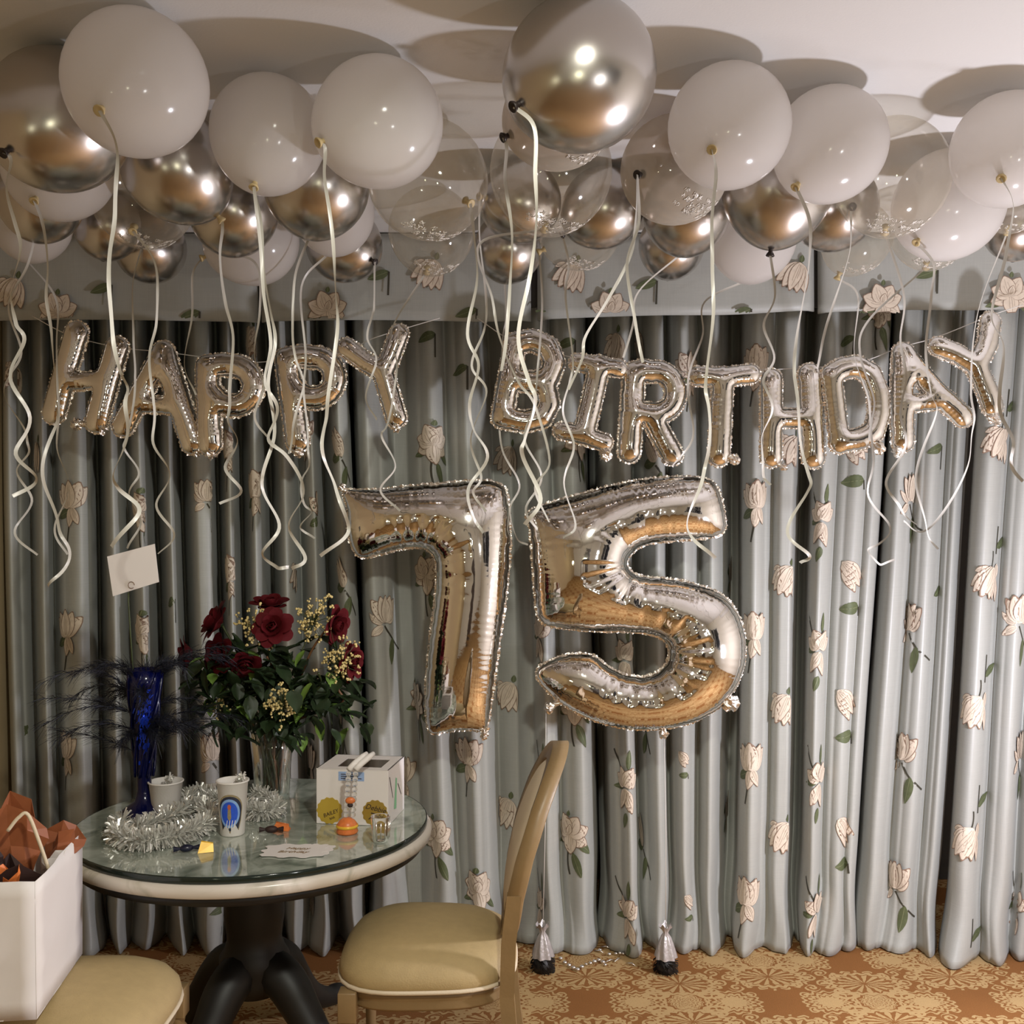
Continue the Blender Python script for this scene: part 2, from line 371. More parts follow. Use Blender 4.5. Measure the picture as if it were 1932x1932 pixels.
# ------------------------------------------------------------------ curtains
# fold profile: (photo column at mid height, depth)
r, v, g, G = 4.12, 4.20, 4.30, 4.42
FOLDS = [(10,v),(20,r),(38,v),(61,g),(82,r),(101,g),(122,4.16),(147,r),(168,4.18),(184,G),(211,r),(240,g),(266,r),(297,G),(324,r),(347,G),
 (376,r),(398,4.14),(414,G),(436,r),(458,G),(482,r),(512,G),(537,r),(565,g),(592,r),(613,G),(646,4.10),(664,4.16),(672,G)]
FOLDS2 = [(674,G),(686,4.16),(700,4.11),(722,4.15),(748,4.26),(775,4.26),(798,4.15),(818,4.11),(846,4.22),(866,4.16),(884,4.11),(906,4.16),(930,4.32),(968,4.30),(998,4.27),(1021,4.12),(1034,4.14),(1046,4.22),(1062,4.14),(1086,4.11),(1104,4.18),(1114,4.40)]
FOLDS3 = [(1114,4.42),(1128,4.36),(1142,4.2),(1160,4.15),(1180,4.08),(1190,4.12),(1194,4.30),(1215,4.22),(1240,4.11),(1252,4.14),(1257,4.28),(1272,4.17),(1290,4.10),(1306,4.16),(1318,4.24),(1342,4.12),(1362,4.24),(1378,4.38),(1394,4.36),(1404,4.16),(1425,4.09),(1444,4.15),(1458,4.19),(1478,4.12),(1494,4.12),(1502,4.22),(1510,4.40),(1524,4.32),(1536,4.15),(1552,4.09),(1574,4.18),(1592,4.14),(1612,4.11),(1628,4.15),(1642,4.12),(1655,4.16),(1659,4.34)]
FOLDS4 = [(1657,4.30),(1668,4.17),(1690,4.08),(1708,4.12),(1719,4.17),(1736,4.10),(1754,4.07),(1770,4.12),(1777,4.16),(1790,4.10),(1800,4.07),(1810,4.10),(1817,4.26)]
FOLDS4 = [(p_[0], p_[1]+.04) for p_ in FOLDS4]
FOLDS5 = [(1829,4.22),(1838,4.06),(1862,4.00),(1884,4.06),(1894,4.10),(1912,4.03),(1932,4.00),(1955,4.12),(1980,4.02),(2010,4.14),(2040,4.02),(2075,4.16)]
SH_U = [-140, 0, 300, 680, 1120, 1255, 1390, 1512, 1657, 1830, 2100]
SH_S = [.015, .02, .02, .033, .02, .010, -.011, -.026, -.061, -.066, -.066]
def smooth_interp(folds, n):
    xs = np.array([p[0] for p in folds], float); ys = np.array([p[1] for p in folds], float)
    u = np.linspace(xs[0], xs[-1], n)
    k = np.clip(np.searchsorted(xs, u) - 1, 0, len(xs)-2); t = (u - xs[k]) / (xs[k+1]-xs[k]); t = np.where(ys[k+1] > ys[k], t**2.0, 1-(1-t)**2.0)
    ys = np.where(ys > 4.235, 4.235 + (ys-4.235)*2.1, ys)
    return u, ys[k]*(1-t) + ys[k+1]*t
class Cloth:
    def __init__(s, folds, seed):
        n = int((folds[-1][0]-folds[0][0]) / 2.2); s.u, s.d = smooth_interp(folds, n); s.seed = seed
        X = (s.u - 966) * s.d / F; s.S = np.concatenate([[0], np.cumsum(np.hypot(np.diff(X), np.diff(s.d)))])
    def pos(s, u, z):
        d = np.interp(u, s.u, s.d); y = HY + (CH - z) * F / 4.15
        px = u + np.interp(u, SH_U, SH_S) * (y - 1000)
        top = np.clip((z - 2.0) / .6, 0, 1); d = d + top * .02
        lo = np.clip(1 - z / .55, 0, 1) ** 2
        d = np.where(d > 4.16, 4.16 + (d-4.16)*(1 - .62*np.clip(1 - z/.5, 0, 1)), d)
        q = np.sin(u*.05 + s.seed) * np.sin(z*9 + u*.021 + s.seed*2)
        d = d - lo * .012 + lo * .03 * q + .008 * np.sin(z*2.1 + u*.03)
        px = px + lo * 7 * np.sin(z*11 + u*.04 + s.seed) + 2.0*np.sin(z*2.6 + u*.017)
        return np.array([(px - 966) * d / F, d, z + 0*d])
    def off(s, sarc, z, o):
        u = np.interp(sarc, s.S, s.u); e = .8
        p = s.pos(u, z); a = s.pos(u + e, z) - s.pos(u - e, z)
        nrm = np.array([a[1], -a[0], 0]); L = math.hypot(nrm[0], nrm[1]) or 1
        nrm = nrm / L
        if nrm[1] > 0: nrm = -nrm
        return Vector(p + nrm * o)
    def build(s, name, label):
        zs = np.concatenate([np.linspace(.006, .55, 20), np.linspace(.6, 2.72, 26)])
        V = []; n = len(s.u)
        for z in zs:
            p = s.pos(s.u, z); V += list(zip(p[0], p[1], p[2]))
        Fc = [(j*n+i, j*n+i+1, (j+1)*n+i+1, (j+1)*n+i) for j in range(len(zs)-1) for i in range(n-1)]
        o = thing(name, label, 'curtain', group='floral curtain panels', me=mesh(name, V, Fc, M['curtain']))
        md = o.modifiers.new('thick', 'SOLIDIFY'); md.thickness = .003; md.offset = -1
        s.o = o; return o
C1 = Cloth(FOLDS, 1.0); C2 = Cloth(FOLDS2, 2.3); C3 = Cloth(FOLDS3, 4.1); C4 = Cloth(FOLDS4, 5.2); C5 = Cloth(FOLDS5, 6.6)
C1.build('curtain_panel', 'grey-green floral curtain panel behind the table and the word HAPPY')
C2.build('curtain_panel', 'floral curtain panel behind the foil number 7 and the chair back')
C3.build('curtain_panel', 'floral curtain panel behind the foil number 5, reaching the word DAY')
C4.build('curtain_panel', 'narrow pale floral curtain panel left of the wide dark gap')
C5.build('curtain_panel', 'rightmost pale floral curtain panel at the right picture edge')
CL = [C1, C2, C3, C4, C5]
# flower = list of blades (x, y, angle, length, width, material, bend); materials 0 petal 1 outline 2 leaf 3 stem
def fl(kind):
    p = []
    def pet(x, y, a, l, w, b=0): p.append((x, y, a, l, w, 0, b))
    def lf(x, y, a, l, w=.022, b=0): p.append((x, y, a, l*1.2, w*1.2, 2, b))
    def st(x, y, a, l, b=0): p.append((x, y, a, l, .0065, 3, b))
    if kind == 'a':
        st(0, -.03, 250, .10, 20); lf(-.02, -.02, 195, .05, .018); lf(.012, -.06, 292, .065); lf(.03, -.02, 315, .05, .02)
        for a in (200, 330, 275, 20, 160, 60, 110): pet(0, 0, a, .062, .046)
        pet(.0, .0, 75, .03, .02); lf(.0, .055, 80, .016, .012)
    elif kind == 'b':
        st(0, -.01, 300, .13, 20); lf(.035, -.05, 262, .07, .024); pet(-.01, -.01, 215, .05, .024); pet(-.01, 0, 172, .055, .02, -25); pet(.01, 0, 18, .045, .02, 25)
        for a in (122, 58, 104, 76, 90): pet(0, 0, a, .082, .036)
    elif kind == 'c':
        st(0, .01, 65, .05, 20); st(.03, .05, 88, .085); lf(.03, .07, 25, .065); pet(.035, .02, 262, .05, .022)
        pet(-.02, .0, 150, .045, .02, 30); pet(.01, -.01, 305, .085, .022, -20)
        for a in (215, 272, 228, 258, 243): pet(0, .01, a, .095, .036)
    elif kind == 'd':
        st(-.005, -.05, 258, .08); lf(-.015, .015, 185, .05, .022); lf(-.01, -.03, 200, .055, .024)
        pet(0, -.02, 262, .06, .03); pet(.005, -.02, 292, .055, .024)
        for a in (140, 48, 118, 68, 92): pet(0, -.02, a, .082, .042)
    elif kind == 'e':
        pet(-.02, .0, 140, .035, .018, 40); lf(.015, .012, 80, .02, .014)
        for a in (215, 278, 232, 262, 247): pet(.012, .01, a, .092, .036)
    elif kind == 'f':
        st(-.015, .03, 135, .09, -10); lf(-.01, -.004, 188, .052, .016); lf(.012, .05, 85, .05, .014); lf(.0, -.085, 255, .04, .018)
        pet(0, -.01, 285, .075, .03); pet(0, -.01, 245, .07, .03)
        for a in (150, 30, 105, 65): pet(0, 0, a, .058, .036)
    elif kind == 'g':
        lf(.045, -.10, 186, .066, .032); st(.045, -.1, 280, .03)
        for a in (330, 296, 313): pet(-.03, .04, a, .10, .036)
    elif kind == 'h':
        st(0, -.03, 305, .10); lf(0, -.02, 185, .065, .028); lf(.02, -.05, 255, .06, .022)
        for a in (135, 105, 120): pet(0, -.02, a, .095, .03)
    elif kind == 'l':
        lf(0, 0, 200, .06, .024); st(.0, .0, 268, .075)
    elif kind == 's':
        st(0, 0, 88, .085); lf(0, .02, 20, .065)
    return p
def flower_mesh(kind, warp, sc=1.0, flip=1, zlim=None):
    sc *= 1.28
    mb = MB(); layer = 0
    for (x, y, a, l, wd, mi, bend) in fl(kind):
        x *= sc*flip; y *= sc; l *= sc; wd *= sc
        if flip < 0: a = 180 - a; bend = -bend
        for ol in ((1, 0) if mi == 0 else (0,)):
            L = l * (1.05 if ol else 1); W = wd + (.0042 if ol else 0); nl, nw = 7, 4
            idx = []; vs = []
            for i in range(nl+1):
                t = i/nl; ang = math.radians(a + bend*t); 
                cx = x + math.cos(ang)*L*t; cy = y + math.sin(ang)*L*t
                if mi == 3: hw = wd/2
                else: hw = W/2 * (math.sin(math.pi*min(1, t**.8*.97+.02))**.75 + .04)
                for j in range(nw+1):
                    q = (j/nw*2-1)*hw
                    vs.append((cx - math.sin(ang)*q, cy + math.cos(ang)*q))
            layer += 1
            V = [warp(px, py, .0012 + layer*.00035) for px, py in vs]
            Fc = [(i*(nw+1)+j, (i+1)*(nw+1)+j, (i+1)*(nw+1)+j+1, i*(nw+1)+j+1) for i in range(nl) for j in range(nw)]
            if zlim is not None: Fc = [f_ for f_ in Fc if min(V[k].z for k in f_) > zlim]
            mb.add(V, Fc, 1 if ol else mi)
            if ol == 0 and mi in (0, 2):      # veins
                layer += 1
                for q0, tl in (((-.22, .62), (.2, .8), (.5, .5)) if mi == 0 else ((0, .95),)):
                    vs = []
                    for i in range(7):
                        t = .06 + tl*i/6; ang = math.radians(a + bend*t); hw = W/2*math.sin(math.pi*min(1, t**.8*.97+.02))**.75*q0
                        cx = x + math.cos(ang)*L*t - math.sin(ang)*hw; cy = y + math.sin(ang)*L*t + math.cos(ang)*hw
                        vs += [(cx - math.sin(ang)*.0009, cy + math.cos(ang)*.0009), (cx + math.sin(ang)*.0009, cy - math.cos(ang)*.0009)]
                    V = [warp(px, py, .0012 + layer*.00035) for px, py in vs]
                    Fc = [(2*i, 2*i+1, 2*i+3, 2*i+2) for i in range(6)]
                    if zlim is not None: Fc = [f_ for f_ in Fc if min(V[k].z for k in f_) > zlim]
                    mb.add(V, Fc, 5 if mi == 0 else 4)
    return mb.me('printed_flower', [M['petal'], M['petal_line'], M['leaf_print'], M['stem_print'], M['leaf_vein'], M['petal_vein']])
def curtain_flower(x, y, kind, sc=1.0, flip=1):
    z = CH - (y - HY) * 4.12 / F
    u = x - np.interp(x, SH_U, SH_S) * (y - 1000)
    for c in CL:
        if c.u[0] <= u <= c.u[-1]: break
    else: return
    s0 = np.interp(u, c.u, c.S)
    def warp(px, py, o):
        return c.off(min(max(s0 + px, 0.002), c.S[-1]-.002), max(z + py, .008), o)
    ob('printed_flower', flower_mesh(kind, warp, sc, flip), c.o)
for row in [
 (1890,820,'c'),(1872,1075,'c'),(1846,1312,'c'),(1830,1553,'c'),(1917,1700,'f'),(1826,1768,'s'),(1925,1170,'b'),(1922,1425,'b'),
 (1715,945,'b'),(1714,1190,'b'),(1702,1436,'b'),(1690,1680,'b'),(1700,700,'b'),(1775,1110,'l'),(1778,840,'l'),
 (1606,1085,'g'),(1600,1327,'g'),(1596,1568,'g'),(1608,845,'g'),(1612,632,'l'),
 (1551,980,'f'),(1547,1222,'f'),(1545,1470,'f'),(1541,1716,'f'),(1500,830,'e'),
 (1487,1075,'e'),(1479,1318,'e'),(1477,1560,'e'),(1430,945,'d'),(1421,1192,'d'),(1415,1438,'d'),(1408,1688,'d'),(1430,690,'d'),
 (1374,1090,'d'),(1370,1565,'d'),(1372,830,'d'),(1180,1478,'f'),(1180,1722,'f'),(1180,1240,'f'),(1213,1600,'h'),(1215,1360,'h'),(1213,660,'h'),(1235,860,'h'),
 (1075,1575,'a'),(1080,1330,'a'),(1095,830,'a'),(1085,640,'l'),(1160,635,'e'),(1300,700,'d'),(1298,1700,'g',.5),(1290,1430,'g',.5),
 (817,838,'a'),(807,1085,'a'),(790,1330,'a'),(885,1430,'d'),(900,1680,'a'),(960,1312,'e'),(958,1545,'e'),(820,1580,'a'),(725,1175,'b'),(1016,1200,'f'),(1022,1720,'f'),(1022,1470,'f'),
 (818,628,'l'),(880,690,'l'),(962,840,'e'),(735,930,'l'),
 (645,850,'h'),(648,1095,'h'),(645,1360,'h'),(556,1072,'e'),(480,925,'d'),(598,960,'d'),(575,820,'d'),(130,1190,'d'),(128,1420,'d'),(133,945,'d'),(265,965,'a'),(268,1195,'a'),(268,1430,'a'),
 (392,945,'b',.8),(400,1435,'b'),(436,1085,'d'),(430,850,'d'),(70,840,'e'),(55,1380,'l'),(28,690,'e'),(185,1085,'l'),(560,1330,'e'),(590,1445,'d'),(145,640,'l'),(470,620,'e'),
 (620,660,'l'),(420,1690,'d'),(590,1690,'e'),(205,1740,'d'),(740,1600,'l'),(760,1480,'d'),(330,1130,'l'),(1660,580,'a')]:
    curtain_flower(*row)

# ------------------------------------------------------------------ valance: four flat pleated panels
VY = 4.0
val = thing('valance', 'flat pleated floral fabric valance hanging above the curtains under the balloons', 'valance', (0, 0, 0))
vz = [(-140, 604), (484, 606), (491, 605), (1002, 606), (1014, 603), (1538, 588), (1545, 590), (2080, 579)]
panels = [(vz[0], vz[1]), (vz[2], vz[3]), (vz[4], vz[5]), (vz[6], vz[7])]
for k, (a, b_) in enumerate(panels):
    mb = MB(); n = 40; V = []; rows = 8
    for j in range(rows+1):
        for i in range(n+1):
            t = i/n; px = a[0] + (b_[0]-a[0])*t; py = a[1] + (b_[1]-a[1])*t + 1.5*math.sin(t*9+k)
            p = P(px, py, VY); edge = min(t, 1-t)*n
            y = VY - .012 + .006*math.sin(t*14+k*2) * (1-j/rows) + (.03 if edge < .5 else 0) + (.008 if 0.5 <= edge < 1.5 else 0)
            z = p.z + (CEIL-.006 - p.z) * (j/rows)
            V.append((p.x, y, z))
    Fc = [(j*(n+1)+i, j*(n+1)+i+1, (j+1)*(n+1)+i+1, (j+1)*(n+1)+i) for j in range(rows) for i in range(n)]
    o = ob('valance_panel', mesh('valance_panel', V, Fc, M['curtain']), val)
    md = o.modifiers.new('thick', 'SOLIDIFY'); md.thickness = .008; md.offset = -1
mb = MB(); mb.box((-150-966)*4.1/F, (2090-966)*4.1/F, VY+.035, VY+.05, 2.56, CEIL-.004); mb.build('shade_board', M['dark'], val, False)  # dark board painted as the shade behind the valance
for (x, y, k) in [(115,592,'a'),(215,540,'l'),(30,535,'e'),(620,588,'a'),(735,515,'l'),(815,500,'e'),(1150,590,'a'),(1238,532,'l'),(1660,575,'a'),(1765,512,'l'),(1500,505,'e'),(1080,505,'e'),(1415,585,'l'),(900,585,'l'),(380,590,'l'),(1900,560,'a'),(1030,590,'l')]:
    c0 = P(x, y, VY); zl = CH + (HY-606)*VY/F if x < 1010 else CH + (HY-596)*VY/F
    ob('printed_flower', flower_mesh(k, lambda px, py, o_: Vector((c0.x+px, VY-.020-o_, c0.z+py)), .95, 1, zl + .004), val)

# ------------------------------------------------------------------ latex balloons
def latex_mesh(Rr, m, n=40, k=26):
    V = []; Fc = []
    for i in range(k+1):
        t = math.pi * (i/k) * .985
        rr = math.sin(t); z = math.cos(t)
        if z < 0: rr *= 1 - .10*(-z)**2; z = z*1.13
        for j in range(n):
            a = 2*math.pi*j/n; V.append((Rr*rr*math.cos(a), Rr*rr*math.sin(a), Rr*z))
    for i in range(k):
        for j in range(n):
            j2 = (j+1) % n; Fc.append((i*n+j, (i+1)*n+j, (i+1)*n+j2, i*n+j2))
    return mesh('balloon', V, Fc, m)
def knot_mesh(Rr, m):
    mb = MB(); z = -1.13*Rr
    mb.lathe([(.012, z+.010), (.007, z+.002), (.006, z-.004), (.010, z-.009), (.013, z-.016), (.011, z-.018), (.004, z-.012)], 12)
    return mb.me('knot', m)
def ribbon_mesh(pts, Y, wd=.0085, ph=0.0):
    P3 = []
    zig = 0
    for i in range(len(pts)):
        x, y = pts[i]; P3.append(P(x, y, Y))
    pp = [np.array(p) for p in P3]; sm = catmull(pp, 9)
    nseg = len(pts) - 1; out = []
    for i, p in enumerate(sm):
        seg = min(i // 9, nseg-1); t = (i - seg*9)/9
        ysrc = pts[seg][1]
        amp = .016 if ysrc > 690 else .004
        q = p.copy(); q[1] += amp * (1 if seg % 2 else -1) * math.sin(math.pi*t) * (1 if 0 < seg else .3)
        out.append(Vector(q))
    V = []; Fc = []
    for i, p in enumerate(out):
        t = (out[min(i+1, len(out)-1)] - out[max(i-1, 0)]).normalized()
        side = t.cross(Vector((0, 1, 0)))
        side = side.normalized() if side.length > 1e-6 else Vector((1, 0, 0))
        nn = side.cross(t).normalized()
        a = .55*math.sin(i*.23 + ph) + .5*math.sin(i*.07 + ph*2)
        wv = (side*math.cos(a) + nn*math.sin(a)) * wd/2
        V += [p - wv, p + nn*.0006, p + wv]
    for i in range(len(out)-1):
        Fc += [(3*i, 3*i+3, 3*i+4, 3*i+1), (3*i+1, 3*i+4, 3*i+5, 3*i+2)]
    return V, Fc
W_, S_, K_, T_ = 'white', 'chrome', 'clear', 'taupe'
# cx, cy, r, type, knot(x,y or None), knot colour, label, ribbons
BAL = [
 (256,160,133,W_,(203,205),0,'large white balloon in the upper left corner in front of a chrome one',
   [[(206,212),(217,265),(220,330),(217,400),(208,470),(207,560),(213,636),(229,707),(239,745),(241,798),(221,875),(224,922),(262,969),(210,1032)]]),
 (112,224,131,S_,(33,283),1,'large chrome silver balloon at the left picture edge',
   [[(20,300),(12,350),(28,420),(38,478),(20,555),(30,610),(46,640),(20,705),(55,780),(30,850),(68,900),(24,936)]]),
 (112,308,104,W_,(76,368),0,'white balloon hanging below the leftmost chrome balloon',
   [[(77,374),(80,420),(90,510),(88,570),(98,640),(107,760),(94,830),(84,915),(110,990),(129,1032),(116,1080),(90,1106)]]),
 (76,374,79,S_,None,1,'small dark chrome balloon squeezed between two white ones at the left edge', 
   [[(60,452),(52,500),(16,575),(40,660),(18,710),(14,760),(50,820),(55,848),(32,885),(60,940),(28,1000),(71,1047)]]),
 (88,424,73,W_,None,0,'lowest white balloon at the left edge above the valance', 
   [[(98,496),(104,560),(107,640),(109,740),(107,835),(130,910),(104,990),(128,1046)]]),
 (333,318,101,S_,(425,418),0,'chrome balloon between the two leftmost large white balloons, stretched to the right',
   [[(420,428),(415,480),(425,570),(440,640),(433,740),(430,790),(448,830),(425,880),(455,925),(414,950)]]),
 (280,368,97,K_,(264,423),0,'clear balloon with a yellow knot low behind the upper left white balloon',
   [[(270,430),(290,490),(297,560),(295,610),(282,670),(290,760),(288,830),(320,890),(295,950),(328,1005),(298,1045)]]),
 (262,456,68,S_,(250,453),1,'small dark chrome balloon with a black knot below the clear one',
   [[(244,462),(250,540),(252,640),(255,710),(240,820),(238,853),(262,896),(244,936),(265,990),(240,1035)]]),
 (200,430,62,S_,None,1,'small chrome balloon half hidden left of the black-knotted chrome balloon', []),
 (446,408,82,S_,None,0,'dark chrome balloon under the second large white balloon, left of its ribbon', 
   [[(475,440),(484,500),(490,590),(480,670),(498,730),(481,790),(506,826),(530,850)]]),
 (466,438,87,W_,(374,476),0,'low white balloon behind the dark chrome one over the first valance seam', 
   [[(370,482),(363,520),(362,600),(348,690),(370,745)]]),
 (506,252,108,W_,(484,332),0,'second large white balloon from the left, slightly smaller',
   [[(487,345),(492,420),(496,500),(511,590),(519,650),(506,728),(517,826),(495,920),(527,996),(495,1046),(522,1070),(545,1070)],
    [(487,345),(490,450),(497,550),(511,644),(500,717),(523,767),(506,826),(542,862),(573,932),(545,996),(576,1055),(550,1073)]]),
 (597,346,100,S_,None,1,'chrome balloon under the gap between the second and third large white balloons', 
   [[(560,445),(557,520),(552,616),(558,677),(573,728),(553,806),(545,856)]]),
 (630,402,76,W_,None,0,'small white balloon peeking below a chrome one left of centre', 
   [[(566,476),(569,540),(577,672),(573,742),(581,834),(584,873),(570,904),(574,951),(587,968),(567,996),(594,1016)]]),
 (648,460,71,S_,(697,485),1,'low chrome balloon left of the clear balloons with silver print', 
   [[(697,490),(706,570),(703,594),(693,638),(710,680),(690,750),(711,792)]]),
 (716,231,120,W_,(622,264),0,'third large white balloon from the left, centre left',
   [[(613,278),(612,330),(622,400),(630,480),(634,560),(636,630),(618,756),(611,811),(612,867),(634,923),(654,979),(650,1015),(604,1049)]]),
 (806,338,112,K_,(874,372),0,'big clear balloon with silver print behind the third large white balloon',
   [[(884,378),(895,450),(900,530),(882,630),(903,689),(886,761),(894,811),(920,862),(884,921),(893,975),(912,1005)]]),
 (814,434,81,K_,None,0,'lower clear balloon showing flowers of the valance through it', 
   [[(732,392),(729,420),(724,513),(740,620),(749,686),(743,740),(730,803),(721,826),(746,881),(718,926),(755,964)]]),
 (960,466,65,S_,None,1,'small low chrome balloon right of the clear pair at the centre', 
   [[(958,530),(955,600),(948,643),(942,767),(948,849),(980,914),(962,960),(975,1015),(996,1028)]]),
 (983,380,76,S_,(918,372),0,'chrome balloon seen through a clear one at the centre',
   [[(905,380),(905,450),(917,560),(914,621),(890,690),(918,740),(888,830),(908,900),(893,930),(917,965)]]),
 (1042,306,118,K_,None,0,'big clear balloon overlapping the chrome balloon at the centre', 
   [[(895,384),(905,460),(928,560),(942,634),(977,719),(1010,767),(1037,870),(1010,920),(1036,985)]]),
 (1052,236,98,T_,(966,266),1,'taupe see-through balloon with black knot below the topmost chrome balloon',
   [[(956,280),(953,340),(966,440),(962,540),(955,640),(946,700)],]),
 (1096,139,142,S_,(990,183),1,'largest chrome balloon at the top centre cut by the picture edge',
   [[(1000,190),(1008,240),(1010,330),(1012,420),(1000,520),(978,634),(998,720),(1010,760),(990,830),(986,860),(1020,940),(990,990)]]),
 (1138,392,76,S_,(1072,432),1,'chrome balloon between the centre clear balloon and the taupe one',
   [[(1078,440),(1073,500),(1067,560),(1081,678),(1075,720),(1062,775),(1083,840),(1064,910),(1086,990),(1062,1015)]]),
 (1098,434,73,K_,(1029,465),0,'low clear balloon with an orange knot over the valance at the centre',
   [[(1026,474),(1023,578),(1014,702),(1008,760),(990,830),(1022,900),(992,960),(1014,1000)]]),
 (1274,320,101,T_,(1216,324),1,'taupe see-through balloon with silver print left of the fourth large white balloon',
   [[(1220,335),(1200,410),(1190,480),(1150,560),(1105,634),(1098,678),(1072,735)],
    [(1220,335),(1205,420),(1183,500),(1199,610),(1213,684)]]),
 (1296,396,83,S_,None,1,'chrome balloon directly below the printed taupe balloon', [[(1212,480),(1205,550),(1195,610),(1176,675)]]),
 (1267,462,62,S_,None,1,'small lowest chrome balloon right of centre over the valance', []),
 (1376,238,115,W_,(1350,269),0,'fourth large white balloon, right of the topmost chrome one',
   [[(1350,280),(1351,330),(1343,420),(1344,500),(1346,590),(1333,707),(1337,767),(1336,855),(1326,902),(1299,973),(1308,1017),(1350,1053)]]),
 (1420,448,82,W_,None,0,'low white balloon over the valance right of centre', [[(1345,520),(1330,569),(1326,631),(1302,699),(1300,760),(1306,830),(1268,880)]]),
 (1470,352,104,S_,(1458,457),1,'big chrome balloon between the fourth and fifth large white balloons', [[(1458,462),(1462,560),(1441,615),(1461,676),(1440,720),(1457,775),(1437,830),(1440,890),(1454,915)]]),
 (1572,390,83,S_,(1600,392),1,'chrome balloon with black knot under the fifth large white balloon',
   [[(1606,400),(1604,470),(1577,560),(1554,635),(1542,696)]]),
 (1567,272,106,W_,(1514,330),0,'fifth large white balloon, right side',
   [[(1517,340),(1528,420),(1526,500),(1505,624),(1499,711),(1508,806),(1525,893),(1522,931),(1486,1007),(1528,1050),(1510,1062)]]),
 (1682,332,108,K_,None,0,'big clear balloon between the fifth and rightmost white balloons', [[(1700,440),(1706,560),(1699,644),(1710,720),(1700,790),(1706,850),(1672,915),(1700,960),(1730,990)]]),
 (1620,446,66,K_,(1586,516),0,'small low clear balloon over the valance at the right', [[(1600,516),(1619,560),(1612,670),(1640,760),(1648,860),(1637,930),(1678,990),(1660,1025),(1638,1040),(1660,1065),(1688,1056)]]),
 (1790,386,102,W_,(1742,438),0,'glossy white balloon hanging lower at the right, tilted',
   [[(1744,448),(1762,500),(1757,560),(1747,653),(1757,745),(1763,792),(1728,908),(1748,995),(1770,1036)]]),
 (1752,432,74,K_,None,0,'clear balloon with silver print behind the tilted white balloon', [[(1720,492),(1640,603),(1623,670),(1650,760),(1640,830)]]),
 (1900,283,105,W_,(1890,323),0,'rightmost white balloon cut by the right picture edge',
   [[(1889,330),(1912,390),(1898,480),(1871,590),(1893,650),(1886,745),(1905,815),(1908,864),(1930,908)]]),
 (1922,420,64,S_,None,1,'chrome balloon at the right picture edge', []),
 (1905,385,54,K_,None,0,'small clear balloon above the rightmost chrome balloon', [[(1870,440),(1845,590),(1832,745),(1836,806),(1826,879),(1751,998),(1705,983)]]),
]
bd = []
for b_ in BAL:
    cx, cy, r_ = b_[:3]
    Y = (CEIL - CH) * F / ((HY - cy) + 1.02*r_); bd.append([Vector(P(cx, cy, Y)), r_*Y/F])
for it in range(60):                       # ease neighbouring balloons apart (they press, not pass)
    for i in range(len(bd)):
        for j in range(i):
            d = bd[i][0] - bd[j][0]; mn = (bd[i][1] + bd[j][1]) * .97
            if d.length < mn:
                e = Vector((d.x*.4, d.y, 0)); 
                if e.length < 1e-4: e = Vector((0, .01, 0))
                e = e.normalized() * (mn - d.length) * .25
                bd[i][0] += e; bd[j][0] -= e
for (c, rr), b_ in zip(bd, BAL):           # keep close to the traced place, under the ceiling, off the valance
    c.y = min(c.y, VY - .04 - rr); c.z = min(c.z, CEIL - rr - .004)
print_seed = 0
for (c, rr), b_ in zip(bd, BAL):
    cx, cy, r_, ty, kn, kc, lab, ribs = b_
    f_ = (c - Vector((0, 0, CH))).normalized(); rt = f_.cross(Vector((0, 0, 1))).normalized(); up = rt.cross(f_)
    if kn: a_, bb = (kn[0]-cx)/r_/1.05, -(kn[1]-cy)/r_/1.05
    else: a_, bb = -.1, -.80
    q = a_*a_ + bb*bb
    if q > .97: k_ = math.sqrt(.97/q); a_ *= k_; bb *= k_; q = .97
    ax = (rt*a_ + up*bb - f_*math.sqrt(1-q)*(1 if kn else -1)).normalized()
    rot = ax.to_track_quat('-Z', 'Y')
    o = thing('balloon', lab, 'balloon', c, group='helium balloons on the ceiling', me=latex_mesh(rr, M[ty]))
    o.rotation_mode = 'QUATERNION'; o.rotation_quaternion = rot
    ob('knot', knot_mesh(rr, M['knot_dark' if kc else 'knot_light']), o)
    kp = c + ax * (1.13*rr + .012)
    mw = Matrix.Translation(c) @ rot.to_matrix().to_4x4(); inv = mw.inverted()
    for ri, rb in enumerate(ribs):
        Yk = kp.y; kx = 966 + kp.x*F/kp.y; ky = HY - (kp.z-CH)*F/kp.y
        pts = [(kx, ky)] + [p for p in rb if p[1] > ky + 8]
        V, Fc = ribbon_mesh(pts, Yk - .008*ri, .0075 if Yk > 2.9 else .0085, ph=ri + cx*.01)
        ob('ribbon', mesh('ribbon', [inv @ v_ for v_ in V], Fc, M['ribbon']), o)
    if ty in (K_, T_):                     # silver script printed on the clear skin
        mb = MB(); rs = random.Random(int(cx)); cdir = (up*-.62 + rt*.45 - f_*.55).normalized() if ty == T_ else (up*-.85 + rt*.15 - f_*.5).normalized()
        e1 = cdir.cross(Vector((0, 0, 1))).normalized(); e2 = e1.cross(cdir)
        for k in range(46 if r_ > 70 else 24):
            u0, v0 = rs.uniform(-.62, .62), rs.choice((-.22, -.1, .02, .14)) + rs.uniform(-.03, .03)
            pts = []
            for s_ in range(7):
                uu = u0 + .075*s_/6 + .02*math.sin(s_*2.3 + k); vv = v0 + .045*math.sin(s_*1.6 + k*1.3)
                d_ = (cdir + e1*uu + e2*vv).normalized(); 
                lz = d_.dot(-ax)
                sc_ = rr*1.004 if lz >= 0 else rr*1.004*(1 + .06*lz*lz)
                pts.append(rot.inverted() @ (d_ * sc_))
            mb.tube(pts, .0012, 4)
        mb.build('printed_script', M['print'], o)

